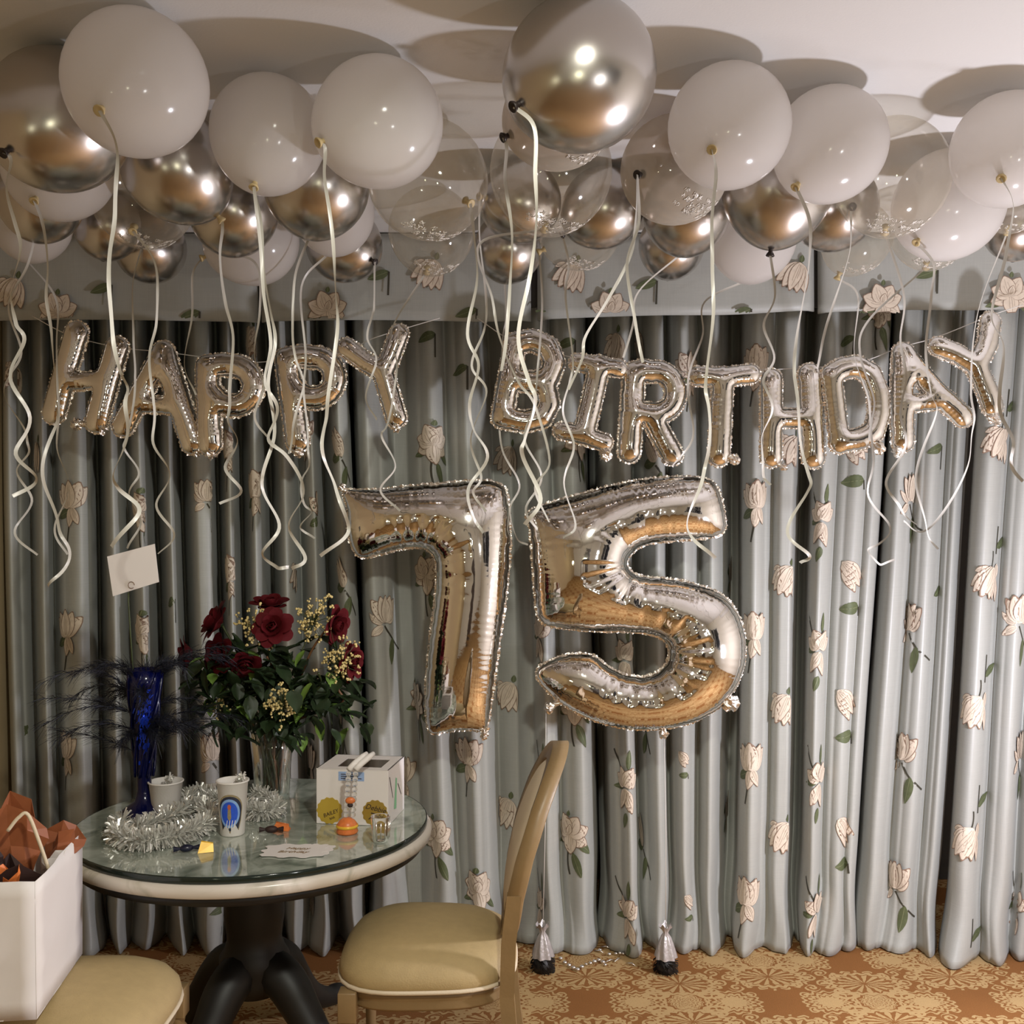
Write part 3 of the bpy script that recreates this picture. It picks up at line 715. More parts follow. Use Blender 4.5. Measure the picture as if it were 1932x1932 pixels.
# ------------------------------------------------------------------ foil letters and digits
def seg_dist(X, Y, strokes):
    best = np.full(X.shape, -1e9); S = np.zeros(X.shape)
    acc = 0
    for pts, hw in strokes:
        for (a, b_) in zip(pts[:-1], pts[1:]):
            ax_, ay = a; bx, by = b_; dx, dy = bx-ax_, by-ay; L2 = dx*dx+dy*dy+1e-12; L = math.sqrt(L2)
            t = np.clip(((X-ax_)*dx + (Y-ay)*dy)/L2, 0, 1)
            d = np.hypot(X-(ax_+t*dx), Y-(ay+t*dy)); ph = hw - d
            m = ph > best; best = np.where(m, ph, best)
            side = np.sign((X-ax_)*dy - (Y-ay)*dx)
            S = np.where(m, acc + t*L + side*.37, S); acc += L
    return best, S, np.zeros(X.shape)
def poly_dist(X, Y, poly):
    n = len(poly); best = np.full(X.shape, 1e9); S = np.zeros(X.shape); K = np.zeros(X.shape); ins = np.zeros(X.shape, bool)
    p = np.array(poly); area = .5*np.sum(p[:, 0]*np.roll(p[:, 1], -1) - np.roll(p[:, 0], -1)*p[:, 1]); sg = 1 if area > 0 else -1
    e = np.roll(p, -1, 0) - p; ang = np.arctan2(e[:, 1], e[:, 0]); turn = (ang - np.roll(ang, 1) + math.pi) % (2*math.pi) - math.pi
    ker = np.ones(9)/9; tt = np.convolve(np.concatenate([turn[-4:], turn, turn[:4]])*sg, ker, 'valid')
    ln = np.hypot(e[:, 0], e[:, 1]); cv = np.clip(-tt/np.maximum(ln.mean(), 1e-6), 0, None)
    acc = 0
    for i in range(n):
        ax_, ay = p[i]; dx, dy = e[i]; L2 = dx*dx+dy*dy+1e-12
        t = np.clip(((X-ax_)*dx+(Y-ay)*dy)/L2, 0, 1); d = np.hypot(X-(ax_+t*dx), Y-(ay+t*dy))
        m = d < best; best = np.where(m, d, best); S = np.where(m, acc+t*ln[i], S); K = np.where(m, cv[i], K); acc += ln[i]
        c = ((ay > Y) != (ay+dy > Y)); 
        with np.errstate(divide='ignore', invalid='ignore'):
            xi = ax_ + (Y-ay)*dx/(dy if abs(dy) > 1e-12 else 1e-12)
        ins ^= c & (X < xi)
    return np.where(ins, best, -best), S, K
def foil(name, label, group, Y, strokes=None, poly=None, g=.0048, fat=.85, puck=.16, lam=.019, tails=()):
    """inflated foil shape traced in photo columns/rows, at depth Y; local x right, z up"""
    allp = [p for s_ in strokes for p in s_[0]] if strokes else poly
    cx = sum(p[0] for p in allp)/len(allp); cy = sum(p[1] for p in allp)/len(allp); k = Y/F
    loc = P(cx, cy, Y)
    cv = lambda p: ((p[0]-cx)*k, -(p[1]-cy)*k)
    if strokes:
        st = [([cv(p) for p in s_[0]], (s_[1]+2.5)*k) for s_ in strokes]; pad = max(s_[1] for s_ in st) + 3*g
        xs = [p[0] for s_ in st for p in s_[0]]; ys = [p[1] for s_ in st for p in s_[0]]
    else:
        q = [cv(p) for p in poly]
        for _ in range(2):
            q = [pt for a, b_ in zip(q, q[1:]+q[:1]) for pt in ((a[0]*.75+b_[0]*.25, a[1]*.75+b_[1]*.25), (a[0]*.25+b_[0]*.75, a[1]*.25+b_[1]*.75))]
        pl = q; xs = [p[0] for p in q]; ys = [p[1] for p in q]; pad = 3*g
    gx = np.arange(min(xs)-pad, max(xs)+pad+g, g); gy = np.arange(min(ys)-pad, max(ys)+pad+g, g)
    X, Z = np.meshgrid(gx, gy)
    phi, S, K = seg_dist(X, Z, st) if strokes else poly_dist(X, Z, pl)
    ins = phi > g*.12
    u = np.zeros_like(phi); par = (np.add.outer(np.arange(len(gy)), np.arange(len(gx))) % 2).astype(bool)
    red = ins & par; blk = ins & ~par; om = 1.93
    for it in range(260):
        for mk_ in (red, blk):
            nb = np.zeros_like(u); nb[1:-1, 1:-1] = (u[:-2, 1:-1]+u[2:, 1:-1]+u[1:-1, :-2]+u[1:-1, 2:]+g*g)/4
            u = np.where(mk_, u + om*(nb-u), u)
    h = fat*np.sqrt(2*np.clip(u, 0, None)); hm = h.max()
    pp_ = np.clip(phi, 0, None)
    wv = .5 + .5*np.cos(2*math.pi*S/lam + 2.3*np.sin(S*37) + 1.1*np.sin(S*91))
    if poly:
        kk = np.clip(K*.085, 0, 1); w2 = np.abs(np.cos(math.pi*S/.046 + 1.1*np.sin(S*23)))**3
        h = h*(1 - .10*wv*np.exp(-pp_/(hm*.16)) - kk*.20*w2*np.exp(-pp_/(hm*.95)))
    else:
        h = h*(1 - .16*wv*np.exp(-pp_/(hm*.22)))
    # nodes
    near = np.zeros_like(ins)
    for dy in (-1, 0, 1):
        for dx in (-1, 0, 1): near |= np.roll(np.roll(ins, dy, 0), dx, 1)
    bnd = near & ~ins
    gyv, gxv = np.gradient(phi, g, g); gl = gxv**2+gyv**2+1e-9
    Xs = np.where(bnd, X - phi*gxv/gl, X); Zs = np.where(bnd, Z - phi*gyv/gl, Z); h = np.where(ins, h, 0)
    H_, W2 = ins.shape; fi = -np.ones(ins.shape, int); bi = fi.copy(); V = []
    for j, i in zip(*np.nonzero(ins | bnd)):
        fi[j, i] = len(V); V.append((Xs[j, i], -h[j, i], Zs[j, i]))
        if ins[j, i]: bi[j, i] = len(V); V.append((Xs[j, i], h[j, i], Zs[j, i]))
        else: bi[j, i] = fi[j, i]
    Fc = []; ec = {}
    ok = (ins | bnd)
    for j in range(H_-1):
        for i in range(W2-1):
            if ok[j, i] and ok[j, i+1] and ok[j+1, i] and ok[j+1, i+1] and (ins[j, i] or ins[j, i+1] or ins[j+1, i] or ins[j+1, i+1]):
                q = (fi[j, i], fi[j, i+1], fi[j+1, i+1], fi[j+1, i]); Fc.append(q)
                b4 = (bi[j+1, i], bi[j+1, i+1], bi[j, i+1], bi[j, i]); Fc.append(b4)
                for a, b_ in zip(q, q[1:]+q[:1]):
                    if (b_, a) in ec: del ec[(b_, a)]
                    else: ec[(a, b_)] = 1
    o = thing(name, label, 'foil balloon', loc, 0, group, mesh(name, V, Fc, M['foil']))
    # crimped seam around the outline
    rs = random.Random(int(cx*7)); sv = {}; SV = []; SF = []
    grad = {}
    for j, i in zip(*np.nonzero(bnd)): grad[fi[j, i]] = (gxv[j, i], gyv[j, i])
    for (a, b_) in ec:
        if a not in grad or b_ not in grad: continue
        for n_ in (a, b_):
            if n_ not in sv:
                gx_, gz_ = grad[n_]; L = math.hypot(gx_, gz_)+1e-9; x_, _, z_ = V[n_]; wd = (.0065 if poly else .006)*(rs.uniform(.3, 1.35))
                sv[n_] = len(SV); yj = rs.uniform(-.005, .005)
                SV += [(x_+gx_/L*.003, -.0012, z_+gz_/L*.003), (x_-gx_/L*wd, yj, z_-gz_/L*wd), (x_+gx_/L*.003, .0012, z_+gz_/L*.003)]
        A, B = sv[a], sv[b_]; SF += [(A, A+1, B+1, B), (A+2, B+2, B+1, A+1)]
    ob('seam', mesh('seam', SV, SF, M['foil_seam'], False), o)
    for (tx, ty, ts) in tails:
        tm = MB(); c_ = Vector(((tx-cx)*k, -.004, -(ty-cy)*k)); tm.sphere(c_, ts*k, 12, 8)
        tm.v = [c_ + (v_-c_)*rs.uniform(.6, 1.3) for v_ in tm.v]
        near_ = min((Vector((X_[0], 0, X_[2])) for X_ in V[::7]), key=lambda p_: (p_-c_).length); tm.tube([c_, c_.lerp(near_, .5), near_ + (near_-c_)*.3], [ts*k*.75, ts*k*.55, ts*k*.7], 8)
        tm.build('inflation_tail', M['foil_seam'], o, False)
    return o
def arc(cx, cy, rx, ry, a0, a1, n=14):
    return [(cx+rx*math.cos(math.radians(a0+(a1-a0)*i/n)), cy-ry*math.sin(math.radians(a0+(a1-a0)*i/n))) for i in range(n+1)]
LY = 3.86
gh, gb = 'foil letters of the word HAPPY', 'foil letters of the word BIRTHDAY'
foil('letter_balloon', 'silver foil letter H, first letter of HAPPY at the far left', gh, LY, [([(145,628),(103,778)],20), ([(221,657),(183,795)],20), ([(130,722),(200,715)],14)], tails=[(146, 800, 11), (196, 812, 9)])
foil('letter_balloon', 'silver foil letter A, second letter of HAPPY', gh, LY, [([(309,666),(233,803)],19), ([(309,666),(364,836)],20), ([(262,762),(335,766)],14)], tails=[(371, 853, 9)])
foil('letter_balloon', 'silver foil letter P right after the A of HAPPY', gh, LY-.02, [([(392,692),(397,838)],20), ([(392,692),(420,688)]+arc(440,728,39,38,95,-150)+[(400,750)],19)], tails=[(400, 858, 10)])
foil('letter_balloon', 'silver foil letter P just before the Y of HAPPY', gh, LY, [([(541,678),(562,832)],20), ([(541,678),(570,672)]+arc(592,713,40,39,98,-150)+[(556,740)],19)], tails=[(565, 852, 11)])
foil('letter_balloon', 'silver foil letter Y, last letter of HAPPY', gh, LY-.02, [([(654,656),(690,683),(724,705)],16), ([(753,630),(738,672),(724,705)],16), ([(724,705),(735,745),(748,788)],17)], tails=[(747, 806, 10)])
foil('letter_balloon', 'silver foil letter B, first letter of BIRTHDAY', gb, LY, [([(972,648),(947,788)],18), ([(972,648),(1003,642),(1034,655),(1046,684),(1036,712),(1008,722),(962,716)],18), ([(1008,722),(1030,735),(1036,762),(1022,788),(990,796),(947,788)],18)])
foil('letter_balloon', 'silver foil letter I, second letter of BIRTHDAY with serifs', gb, LY-.02, [([(1090,684),(1131,690),(1168,696)],14), ([(1131,690),(1116,760),(1101,820)],17), ([(1060,813),(1101,822),(1140,835)],14)], tails=[(1142, 858, 12)])
foil('letter_balloon', 'silver foil letter R, third letter of BIRTHDAY', gb, LY, [([(1196,704),(1187,852)],19), ([(1196,704),(1214,698)]+arc(1237,741,38,40,105,-110)+[(1200,782)],18), ([(1228,786),(1268,858)],18)], tails=[(1258, 868, 9)])
foil('letter_balloon', 'silver foil letter T, fourth letter of BIRTHDAY', gb, LY-.02, [([(1316,710),(1364,712),(1416,706)],16), ([(1364,712),(1360,790),(1356,860)],18)], tails=[(1386, 866, 10)])
foil('letter_balloon', 'silver foil letter H, fifth letter of BIRTHDAY', gb, LY, [([(1455,716),(1455,862)],18), ([(1527,708),(1534,862)],20), ([(1466,789),(1520,789)],16)], tails=[(1478, 882, 7)])
foil('letter_balloon', 'silver foil letter D with a tall oval hole before AY', gb, LY-.02, [([(1569,710),(1584,838)],16), ([(1569,708),(1588,696),(1616,691),(1642,706),(1656,742),(1658,780),(1648,815),(1622,828),(1584,834)],18)], tails=[(1657, 846, 11)])
foil('letter_balloon', 'silver foil letter A between the D and Y of BIRTHDAY', gb, LY, [([(1704,668),(1700,750),(1703,832)],19), ([(1704,668),(1760,735),(1816,786)],18), ([(1712,762),(1766,757)],14)], tails=[(1694, 852, 11)])
foil('letter_balloon', 'silver foil letter Y, last letter at the far right, highest of all', gb, LY-.02, [([(1770,654),(1805,668),(1841,692)],16), ([(1868,608),(1862,650),(1841,692)],17), ([(1841,692),(1858,730),(1872,766)],18)], tails=[(1872, 788, 11), (1880, 796, 7)])
DY = 3.86
foil('number_balloon', 'large silver foil number 7 floating before the curtain', 'foil numbers of 75', DY, poly=[(640,922),(700,925),(780,916),(850,910),(916,905),(945,912),(958,925),(964,1005),(962,1060),(956,1120),(946,1190),(936,1260),(928,1320),(922,1365),(916,1381),(880,1376),(840,1380),(810,1388),(803,1350),(802,1310),(808,1230),(818,1150),(824,1100),(824,1062),(814,1040),(788,1031),(750,1037),(716,1047),(678,1056),(662,1030),(655,990),(657,956)], g=.0062, fat=.80, puck=.22, lam=.02, tails=((913,1386,9),(646,920,7)))
foil('number_balloon', 'large silver foil number 5 floating right of the 7', 'foil numbers of 75', DY, poly=[(989,966),(1030,950),(1090,933),(1145,918),(1198,906),(1255,900),(1308,898),(1346,906),(1356,925),(1363,947),(1372,996),(1357,1013),(1308,1018),(1250,1022),(1212,1029),(1190,1044),(1181,1060),(1189,1078),(1209,1088),(1250,1090),(1308,1099),(1366,1120),(1394,1158),(1408,1208),(1403,1266),(1380,1312),(1346,1344),(1293,1369),(1221,1379),(1148,1370),(1076,1341),(1027,1301),(1004,1264),(1047,1240),(1090,1231),(1122,1235),(1146,1257),(1180,1274),(1221,1278),(1252,1261),(1264,1234),(1256,1209),(1230,1196),(1186,1192),(1105,1191),(1040,1183),(1014,1172),(1008,1121),(1003,1034),(999,992)], g=.0062, fat=.86, puck=.26, lam=.022, tails=((1377,1326,15),(1252,1384,9),(1036,1335,10)))
def string(label, pts, Y):
    mb = MB(); mb.tube([Vector(p) for p in catmull([P(x, y, Y) for x, y in pts], 5)], .0018, 5)
    o = thing('banner_string', label, 'string', me=mb.me('banner_string', M['string'])); return o
string('thin string holding the foil letters of HAPPY', [(60,596),(130,632),(221,655),(309,664),(400,676),(470,684),(545,678),(640,668),(700,640),(756,622),(830,600)], LY+.055)
string('thin string holding the foil letters of BIRTHDAY, rising to the right', [(900,600),(972,645),(1088,676),(1200,694),(1310,702),(1425,698),(1527,694),(1620,684),(1700,655),(1768,636),(1868,596),(1930,575)], LY+.055)

# ------------------------------------------------------------------ table
TX, TY, TZ = -.822, 3.30, .765
tb = thing('pedestal_table', 'round marble-topped pedestal table with glass top and black base', 'table', (TX, TY, 0))
def disc(r0, z0, z1, n=96, bv=.003): return [(r0-bv, z0), (r0, z0+bv), (r0, z1-bv), (r0-bv, z1)]
mb = MB(); mb.lathe([(.55, .706), (.562, .712), (.564, .732), (.558, .744), (.50, .745)], 96); mb.build('marble_rim', M['marble'], tb)
mb = MB(); mb.lathe([(.3, .7455), (.548, .7455), (.5500, .7475), (.5500, .7625), (.548, TZ), (.546, TZ)], 96, cap=False)
mb.build('glass_edge', M['glass_edge'], tb)
mb = MB(); mb.lathe([(.0005, TZ), (.3, TZ), (.5475, TZ)], 96, cap=False); mb.build('glass_top', M['table_glass'], tb)
mb = MB(); mb.lathe([(.10, .665), (.50, .668), (.536, .682), (.540, .706), (.1, .706)], 96); mb.build('apron', M['black_wood'], tb)
mb = MB(); mb.lathe([(.02, .22), (.08, .22), (.105, .27), (.11, .335), (.095, .36), (.085, .39), (.088, .42), (.095, .47), (.092, .55), (.088, .62), (.10, .65), (.12, .668), (.02, .668)], 40); mb.build('column', M['black_wood'], tb)
for a in (63, 153, 243, 333):
    mb = MB(); pts = []; rr = []
    for t, (rad, z, q) in enumerate([(.03, .30, .06), (.09, .295, .066), (.145, .255, .064), (.20, .185, .056), (.26, .115, .048), (.33, .068, .040), (.39, .045, .034), (.43, .040, .035), (.46, .036, .028)]):
        pts.append((rad*math.cos(math.radians(a)), rad*math.sin(math.radians(a)), z)); rr.append(q)
    sm = catmull([np.array([*p, q]) for p, q in zip(pts, rr)], 4)
    mb.tube([Vector(s_[:3]) for s_ in sm], [max(.02, float(s_[3])) for s_ in sm], 12); mb.build('leg', M['black_wood'], tb)
def T(x, y, z=TZ):                       # point on the table top seen at photo column x, row y
    Y = (CH - z) * F / (y - HY); return Vector(((x-966)*Y/F, Y, z))
EPS = .0008
# cake box
q = T(665, 1556.5); BW, BD, BH = .232, .205, .174; rz = math.radians(-8)
c0 = T(597, 1554); bx = thing('cake_box', 'white cardboard cake box with window lid and gold seals', 'box', (c0.x, c0.y, TZ+EPS), rz)
mb = MB(); mb.box(0, BW, 0, .003, 0, BH); bevel(mb.build('front_panel', M['card'], bx, False), .001)
mb = MB(); mb.box(0, BW, BD-.003, BD, 0, BH); mb.build('rear_panel', M['card'], bx, False)
mb = MB(); mb.box(0, .003, .003, BD-.003, 0, BH); mb.build('side_panel', M['card'], bx, False)
mb = MB(); mb.box(BW-.003, BW, .003, BD-.003, 0, BH); sp = mb.build('side_panel', M['card'], bx, False)
mb = MB(); mb.box(.003, BW-.003, .003, BD-.003, 0, .003); mb.build('bottom_panel', M['card'], bx, False)
mb = MB(); x0, x1, y0, y1 = .055, BW-.032, .035, BD-.05
mb.box(0, BW, 0, y0, BH-.003, BH); mb.box(0, BW, y1, BD, BH-.003, BH); mb.box(0, x0, y0, y1, BH-.003, BH); mb.box(x1, BW, y0, y1, BH-.003, BH)
lid = mb.build('lid', M['card'], bx, False)
mb = MB(); mb.box(x0, x1, y0, y1, BH-.0028, BH-.0018); mb.build('window_film', M['brown_window'], lid, False)
def seal(cx, cz, r_, m, parent):
    V = [(cx, -.0012, cz)]; n = 56
    for k in range(n):
        a = 2*math.pi*k/n; rr = r_*(1 + .045*math.cos(a*14)); V.append((cx+rr*math.cos(a), -.0012, cz+rr*math.sin(a)))
    V += [(v_[0], 0, v_[2]) for v_ in V[1:]]
    Fc = [(0, 1+(k+1) % n, 1+k) for k in range(n)] + [(1+k, 1+(k+1) % n, 1+n+(k+1) % n, 1+n+k) for k in range(n)]
    return ob('gold_seal', mesh('gold_seal', V, Fc, m, False), parent)
def text(body, size, m, parent, M4, name='lettering', shear=0, ext=.0003, align='CENTER'):
    cu = bpy.data.curves.new('t', 'FONT'); cu.body = body; cu.size = size; cu.shear = shear; cu.extrude = ext; cu.align_x = align; cu.align_y = 'CENTER'; cu.resolution_u = 3
    to = bpy.data.objects.new('t', cu); me = bpy.data.meshes.new_from_object(to)
    bpy.data.objects.remove(to); bpy.data.curves.remove(cu)
    me.materials.clear(); me.materials.append(m); me.transform(M4); me.name = name
    return ob(name, me, parent)
RX = Matrix.Rotation(math.pi/2, 4, 'X')
s1 = seal(.043, .042, .041, M['gold_seal'], bx); s2 = seal(.190, .040, .040, M['gold_dark'], bx)
tilt = lambda d: Matrix.Rotation(math.radians(-d), 4, 'Y')
text('BAILEY', .017, M['ink'], s1, Matrix.Translation((.047, -.0018, .034)) @ tilt(22) @ RX, shear=.2)
text('BAR', .010, M['ink'], s1, Matrix.Translation((.052, -.0018, .019)) @ tilt(22) @ RX)
text('Debbie', .023, M['ink'], s2, Matrix.Translation((.192, -.0018, .054)) @ tilt(-12) @ RX, shear=.3)
text('75', .034, M['ink'], s2, Matrix.Translation((.184, -.0018, .027)) @ tilt(-12) @ RX, shear=.3)
mb = MB(); mb.box(.072, .155, -.0012, 0, .138, .166); lb = mb.build('blue_label', M['blue_label'], bx, False)
for k in range(3):
    mb = MB(); mb.box(.080, .147 - .012*k, -.0016, -.0012, .144+.0065*k, .1465+.0065*k); mb.build('label_line', M['ink'], lb, False)
mb = MB(); mb.add([(BW+.0008, .070, .035), (BW+.0008, .100, .03), (BW+.0008, .108, .125), (BW+.0008, .092, .13)], [(0, 1, 2, 3)]); mb.build('green_tape', M['green_tape'], bx, False)
for (ya, za, yb, zb) in ((.012, .15, .055, .075), (.118, .105, .160, .06)):
    mb = MB(); mb.add([(BW+.0009, ya, za), (BW+.0009, ya+.006, za), (BW+.0009, yb+.004, zb), (BW+.0009, yb, zb)], [(0, 1, 2, 3)]); mb.build('slot', M['ink'], bx, False)
# clear beaded wand pair with white tips, orange cup at its foot
b0 = T(655, 1572); wd = thing('beaded_wand', 'clear beaded double wand with white tips standing on a striped orange foot', 'ornament', (b0.x, b0.y, TZ+EPS))
mb = MB(); mb.lathe([(.002, 0), (.030, 0), (.034, .006), (.030, .016), (.033, .024), (.024, .038), (.012, .046), (.004, .047)], 20); mb.build('foot', M['orange'], wd)
mb = MB(); mb.lathe([(.031, .017), (.0345, .020), (.0335, .026), (.029, .027)], 20, cap=False); mb.build('foot_band', M['yellow'], wd)
for k, dx in enumerate((0, .021)):
    mb = MB()
    for i in range(9): mb.sphere((dx-.004+.001*i, .003, .055+i*.0155), .0088, 10, 7)
    mb.build('beads', M['wand'], wd)
    mb = MB(); mb.tube([(dx+.004, .003, .192), (dx+.018, .02, .206), (dx+.04, .045, .222), (dx+.052, .06, .230)], [.009, .0095, .0095, .007], 10); mb.build('white_tip', M['styro'], wd)
mb = MB(); mb.sphere((.010, -.004, .100), .013, 14, 8, 0, (1.2, .6, .8)); mb.build('orange_charm', M['orange'], wd)
mb = MB(); mb.sphere((.010, -.005, .086), .009, 12, 8, 0, (1, .6, .8)); mb.build('dark_charm', M['ink'], wd)
# small clear glass at the right
b0 = T(718, 1588); gl = thing('glass_tumbler', 'small clear glass tumbler before the Debbie seal of the cake box', 'glass', (b0.x, b0.y, TZ+EPS))
mb = MB(); mb.lathe([(.001, .002), (.020, .002), (.022, .006), (.027, .075), (.0285, .076), (.0285, .074), (.0245, .008), (.022, .0), (.001, .0)], 28, cap=False); mb.build('bowl', M['glass'], gl)
for k in range(5):
    a = -1.9 + k*.5; mb = MB(); mb.tube([(.0255*math.cos(a), .0255*math.sin(a), .012), (.0285*math.cos(a), .0285*math.sin(a), .062)], .0022, 6); mb.build('glint_rib', M['bead'], gl)  # silver ribs stand in for highlights on the glass
# cups
def cup(x, y, rt, rb, h, label):
    b0 = T(x, y); o = thing('foam_cup', label, 'cup', (b0.x, b0.y+rb, TZ+EPS))
    mb = MB(); mb.lathe([(.001, 0), (rb, 0), (rb+.002, .003), (rt-.001, h-.006), (rt+.003, h-.004), (rt+.003, h), (rt-.002, h), (rb-.002, .006), (.001, .006)], 40, cap=False); mb.build('cup_wall', M['styro'], o)
    return o
cu1 = cup(433, 1580, .047, .034, .165, 'tall white foam cup with blue emblem at the front of the table')
cu2 = cup(305, 1540, .054, .040, .105, 'shorter plain white foam cup beside the blue vase')
def cup_patch(cupo, outline, rt, rb, h, off, m, name):   # outline: (angle deg, z)
    outline = [(p[0]+26, p[1]) for p in outline]
    mb = MB(); cx = sum(p[0] for p in outline)/len(outline); cz = sum(p[1] for p in outline)/len(outline)
    def pt(a, z, s): 
        rr = rb+.002 + (rt-rb-.003)*z/h + off; return (rr*math.sin(math.radians(a)), -rr*math.cos(math.radians(a)), z)
    n = len(outline); V = []; rings = 5
    for k in range(rings+1):
        s = k/rings
        for a, z in outline: V.append(pt(cx+(a-cx)*s, cz+(z-cz)*s, s))
    Fc = [(k*n+i, k*n+(i+1) % n, (k+1)*n+(i+1) % n, (k+1)*n+i) for k in range(rings) for i in range(n)]
    mb.add(V, Fc); return mb.build(name, m, cupo)
M['em_navy'] = mat('emblem_navy', (.02, .025, .05), .5, var=.2)
M['em_gold'] = mat('emblem_gold', (.30, .24, .13), .5, var=.3, vscale=200)
M['em_blue'] = mat('emblem_blue', (.02, .09, .60), .45, var=.2, vscale=150)
M['em_light'] = mat('emblem_light', (.25, .42, .75), .45, var=.2, vscale=150)
M['em_red'] = mat('emblem_red', (.55, .12, .06), .45, var=.2)
rt, rb, h = .047, .034, .165
def ellp(ca, cz, ra, rz_, n=28, a0=0, a1=360): return [(ca+ra*math.cos(math.radians(a0+(a1-a0)*i/n)), cz+rz_*math.sin(math.radians(a0+(a1-a0)*i/n))) for i in range(n + (0 if a1-a0 == 360 else 1))]
arch = ellp(-22, .085, 54, .045, 20, 0, 180) + [(-70, .05), (-62, .02), (-22, .012), (18, .02), (28, .05)]
em = cup_patch(cu1, arch, rt, rb, h, .0004, M['em_gold'], 'emblem')
cup_patch(cu1, [(-22+(a+22)*.92, .07+(z-.07)*.90) for a, z in arch], rt, rb, h, .0007, M['em_navy'], 'emblem_ground')
cup_patch(cu1, ellp(-24, .072, 44, .044), rt, rb, h, .0010, M['em_light'], 'emblem_ring')
cup_patch(cu1, ellp(-24, .072, 35, .036), rt, rb, h, .0013, M['em_blue'], 'emblem_field')
cup_patch(cu1, ellp(-24, .092, 7, .008), rt, rb, h, .0017, M['em_red'], 'emblem_figure')
cup_patch(cu1, [(-30, .085), (-18, .085), (-16, .06), (-21, .052), (-27, .052), (-32, .06)], rt, rb, h, .0016, M['em_gold'], 'emblem_figure')
for k in range(4):
    a = -40+k*11; cup_patch(cu1, [(a, .028), (a+4, .028), (a+9, .052), (a+6, .052)], rt, rb, h, .0019, M['card'], 'emblem_stripe')
# tinsel garlands
def tinsel(name, label, pts, ln, n, seed, z0=None):
    rs = random.Random(seed); path = [Vector(p) for p in catmull(pts, 14)]; mb = MB()
    mb.tube(path, .003, 5)
    for k in range(n):
        i = rs.randrange(len(path)-1); p = path[i].lerp(path[i+1], rs.random()); t = (path[i+1]-path[i]).normalized()
        d = Vector((rs.gauss(0, 1), rs.gauss(0, 1), rs.gauss(0, 1))); d = (d - t*d.dot(t)*.7).normalized(); L = ln*rs.uniform(.6, 1.1)
        e = p + d*L; e.z = max(e.z, TZ+.002)
        wv = d.cross(Vector((rs.gauss(0, 1), rs.gauss(0, 1), rs.gauss(0, 1)))).normalized()*rs.uniform(.0014, .0030)
        m_ = p.lerp(e, .5) + Vector((0, 0, .006*rs.uniform(-1, 1))); m_.z = max(m_.z, TZ+.002)
        mb.add([p-wv, p+wv, m_+wv, m_-wv, e+wv, e-wv], [(0, 1, 2, 3), (3, 2, 4, 5)])
    return thing(name, label, 'tinsel', group='silver tinsel garlands', me=mb.me(name, M['tinsel'], False))
tz = TZ + .028
def TP(x, y, dz=.028): v_ = T(x, y); return (v_.x, v_.y, TZ+dz)
tinsel('tinsel_garland', 'fluffy silver tinsel garland coiled at the left round the blue vase foot', [TP(232,1562),(*TP(222,1590),)[:3],TP(262,1604),TP(310,1600),TP(350,1588),TP(388,1572),TP(392,1546),TP(360,1540),TP(300,1566),TP(258,1580)], .042, 2600, 3)
tinsel('tinsel_garland', 'silver tinsel garland behind the tall emblem cup by the rose vase', [TP(348,1528),TP(372,1512),TP(400,1520),TP(440,1530),TP(474,1545),TP(500,1548),TP(522,1540),TP(505,1522),TP(480,1515)], .038, 1700, 5)
for (cu_, rt_, h_, lab, sd) in ((cu1, .047, .165, 'tuft of silver tinsel spilling out of the tall emblem cup', 9), (cu2, .054, .105, 'tuft of silver tinsel sticking out of the shorter foam cup', 10)):
    c_ = cu_.location; s_ = .6 if sd == 9 else .2
    tinsel('tinsel_tuft', lab, [(c_.x+rt_*.3*s_, c_.y, TZ+h_-.012), (c_.x+rt_*.6*s_, c_.y, TZ+h_), (c_.x+rt_*.95*s_, c_.y+.005, TZ+h_+.006), (c_.x+rt_*1.2*s_, c_.y, TZ+h_+.014)], .018, 60, sd)
# candies and papers
def wrap(x, y, m1, m2, rz, label, s=1.0):
    b0 = T(x, y); o = thing('wrapped_candy', label, 'candy', (b0.x, b0.y, TZ+.001), rz)
    mb = MB(); mb.sphere((0, 0, .011*s), .012*s, 10, 8, 0, (1.7, 1, .9)); mb.build('candy_body', m1, o)
    for k in (-1, 1):
        V = []; n = 8
        for i in range(n+1):
            a = math.pi*2*i/n; V += [(k*.018*s, .004*s*math.cos(a), .011*s+.004*s*math.sin(a)), (k*.036*s, .014*s*math.cos(a)*(.7+.3*math.cos(5*a)), .011*s+.0085*s*math.sin(a))]
        mb = MB(); mb.add(V, [(2*i, 2*i+2, 2*i+3, 2*i+1) for i in range(n)]); mb.build('wrapper_end', m2, o)
    return o
wrap(352, 1608, M['navy'], M['navy'], .35, 'black twisted candy wrapper at the front left of the table', 1.0)
wrap(512, 1572, M['dark_tissue'], M['dark_tissue'], .1, 'dark red wrapped candy lying by the orange packet', 1.0)
def packet(x, y, m, rz, label, w_, d_, h_):
    b0 = T(x, y); o = thing('folded_packet', label, 'packet', (b0.x, b0.y, TZ+EPS), rz)
    mb = MB(); mb.add([(-w_, -d_, 0), (w_, -d_*.7, 0), (w_*.8, d_, 0), (-w_*.7, d_, 0), (-w_*.6, -d_*.3, h_), (w_*.9, -d_*.2, h_*.75), (w_*.6, d_*.6, h_*.5)],
        [(0, 1, 5, 4), (1, 2, 6, 5), (2, 3, 4, 6), (3, 0, 4), (4, 5, 6), (0, 3, 2, 1)]); mb.build('paper_fold', m, o, False)
    mb = MB(); mb.tube([(-w_*.6, -d_*.3, h_+.001), (w_*.9, -d_*.2, h_*.75+.001)], .0015, 5); mb.build('crease', m, o)
packet(389, 1606, M['yellow'], .2, 'yellow folded paper wrapper beside the black one', .022, .02, .030)
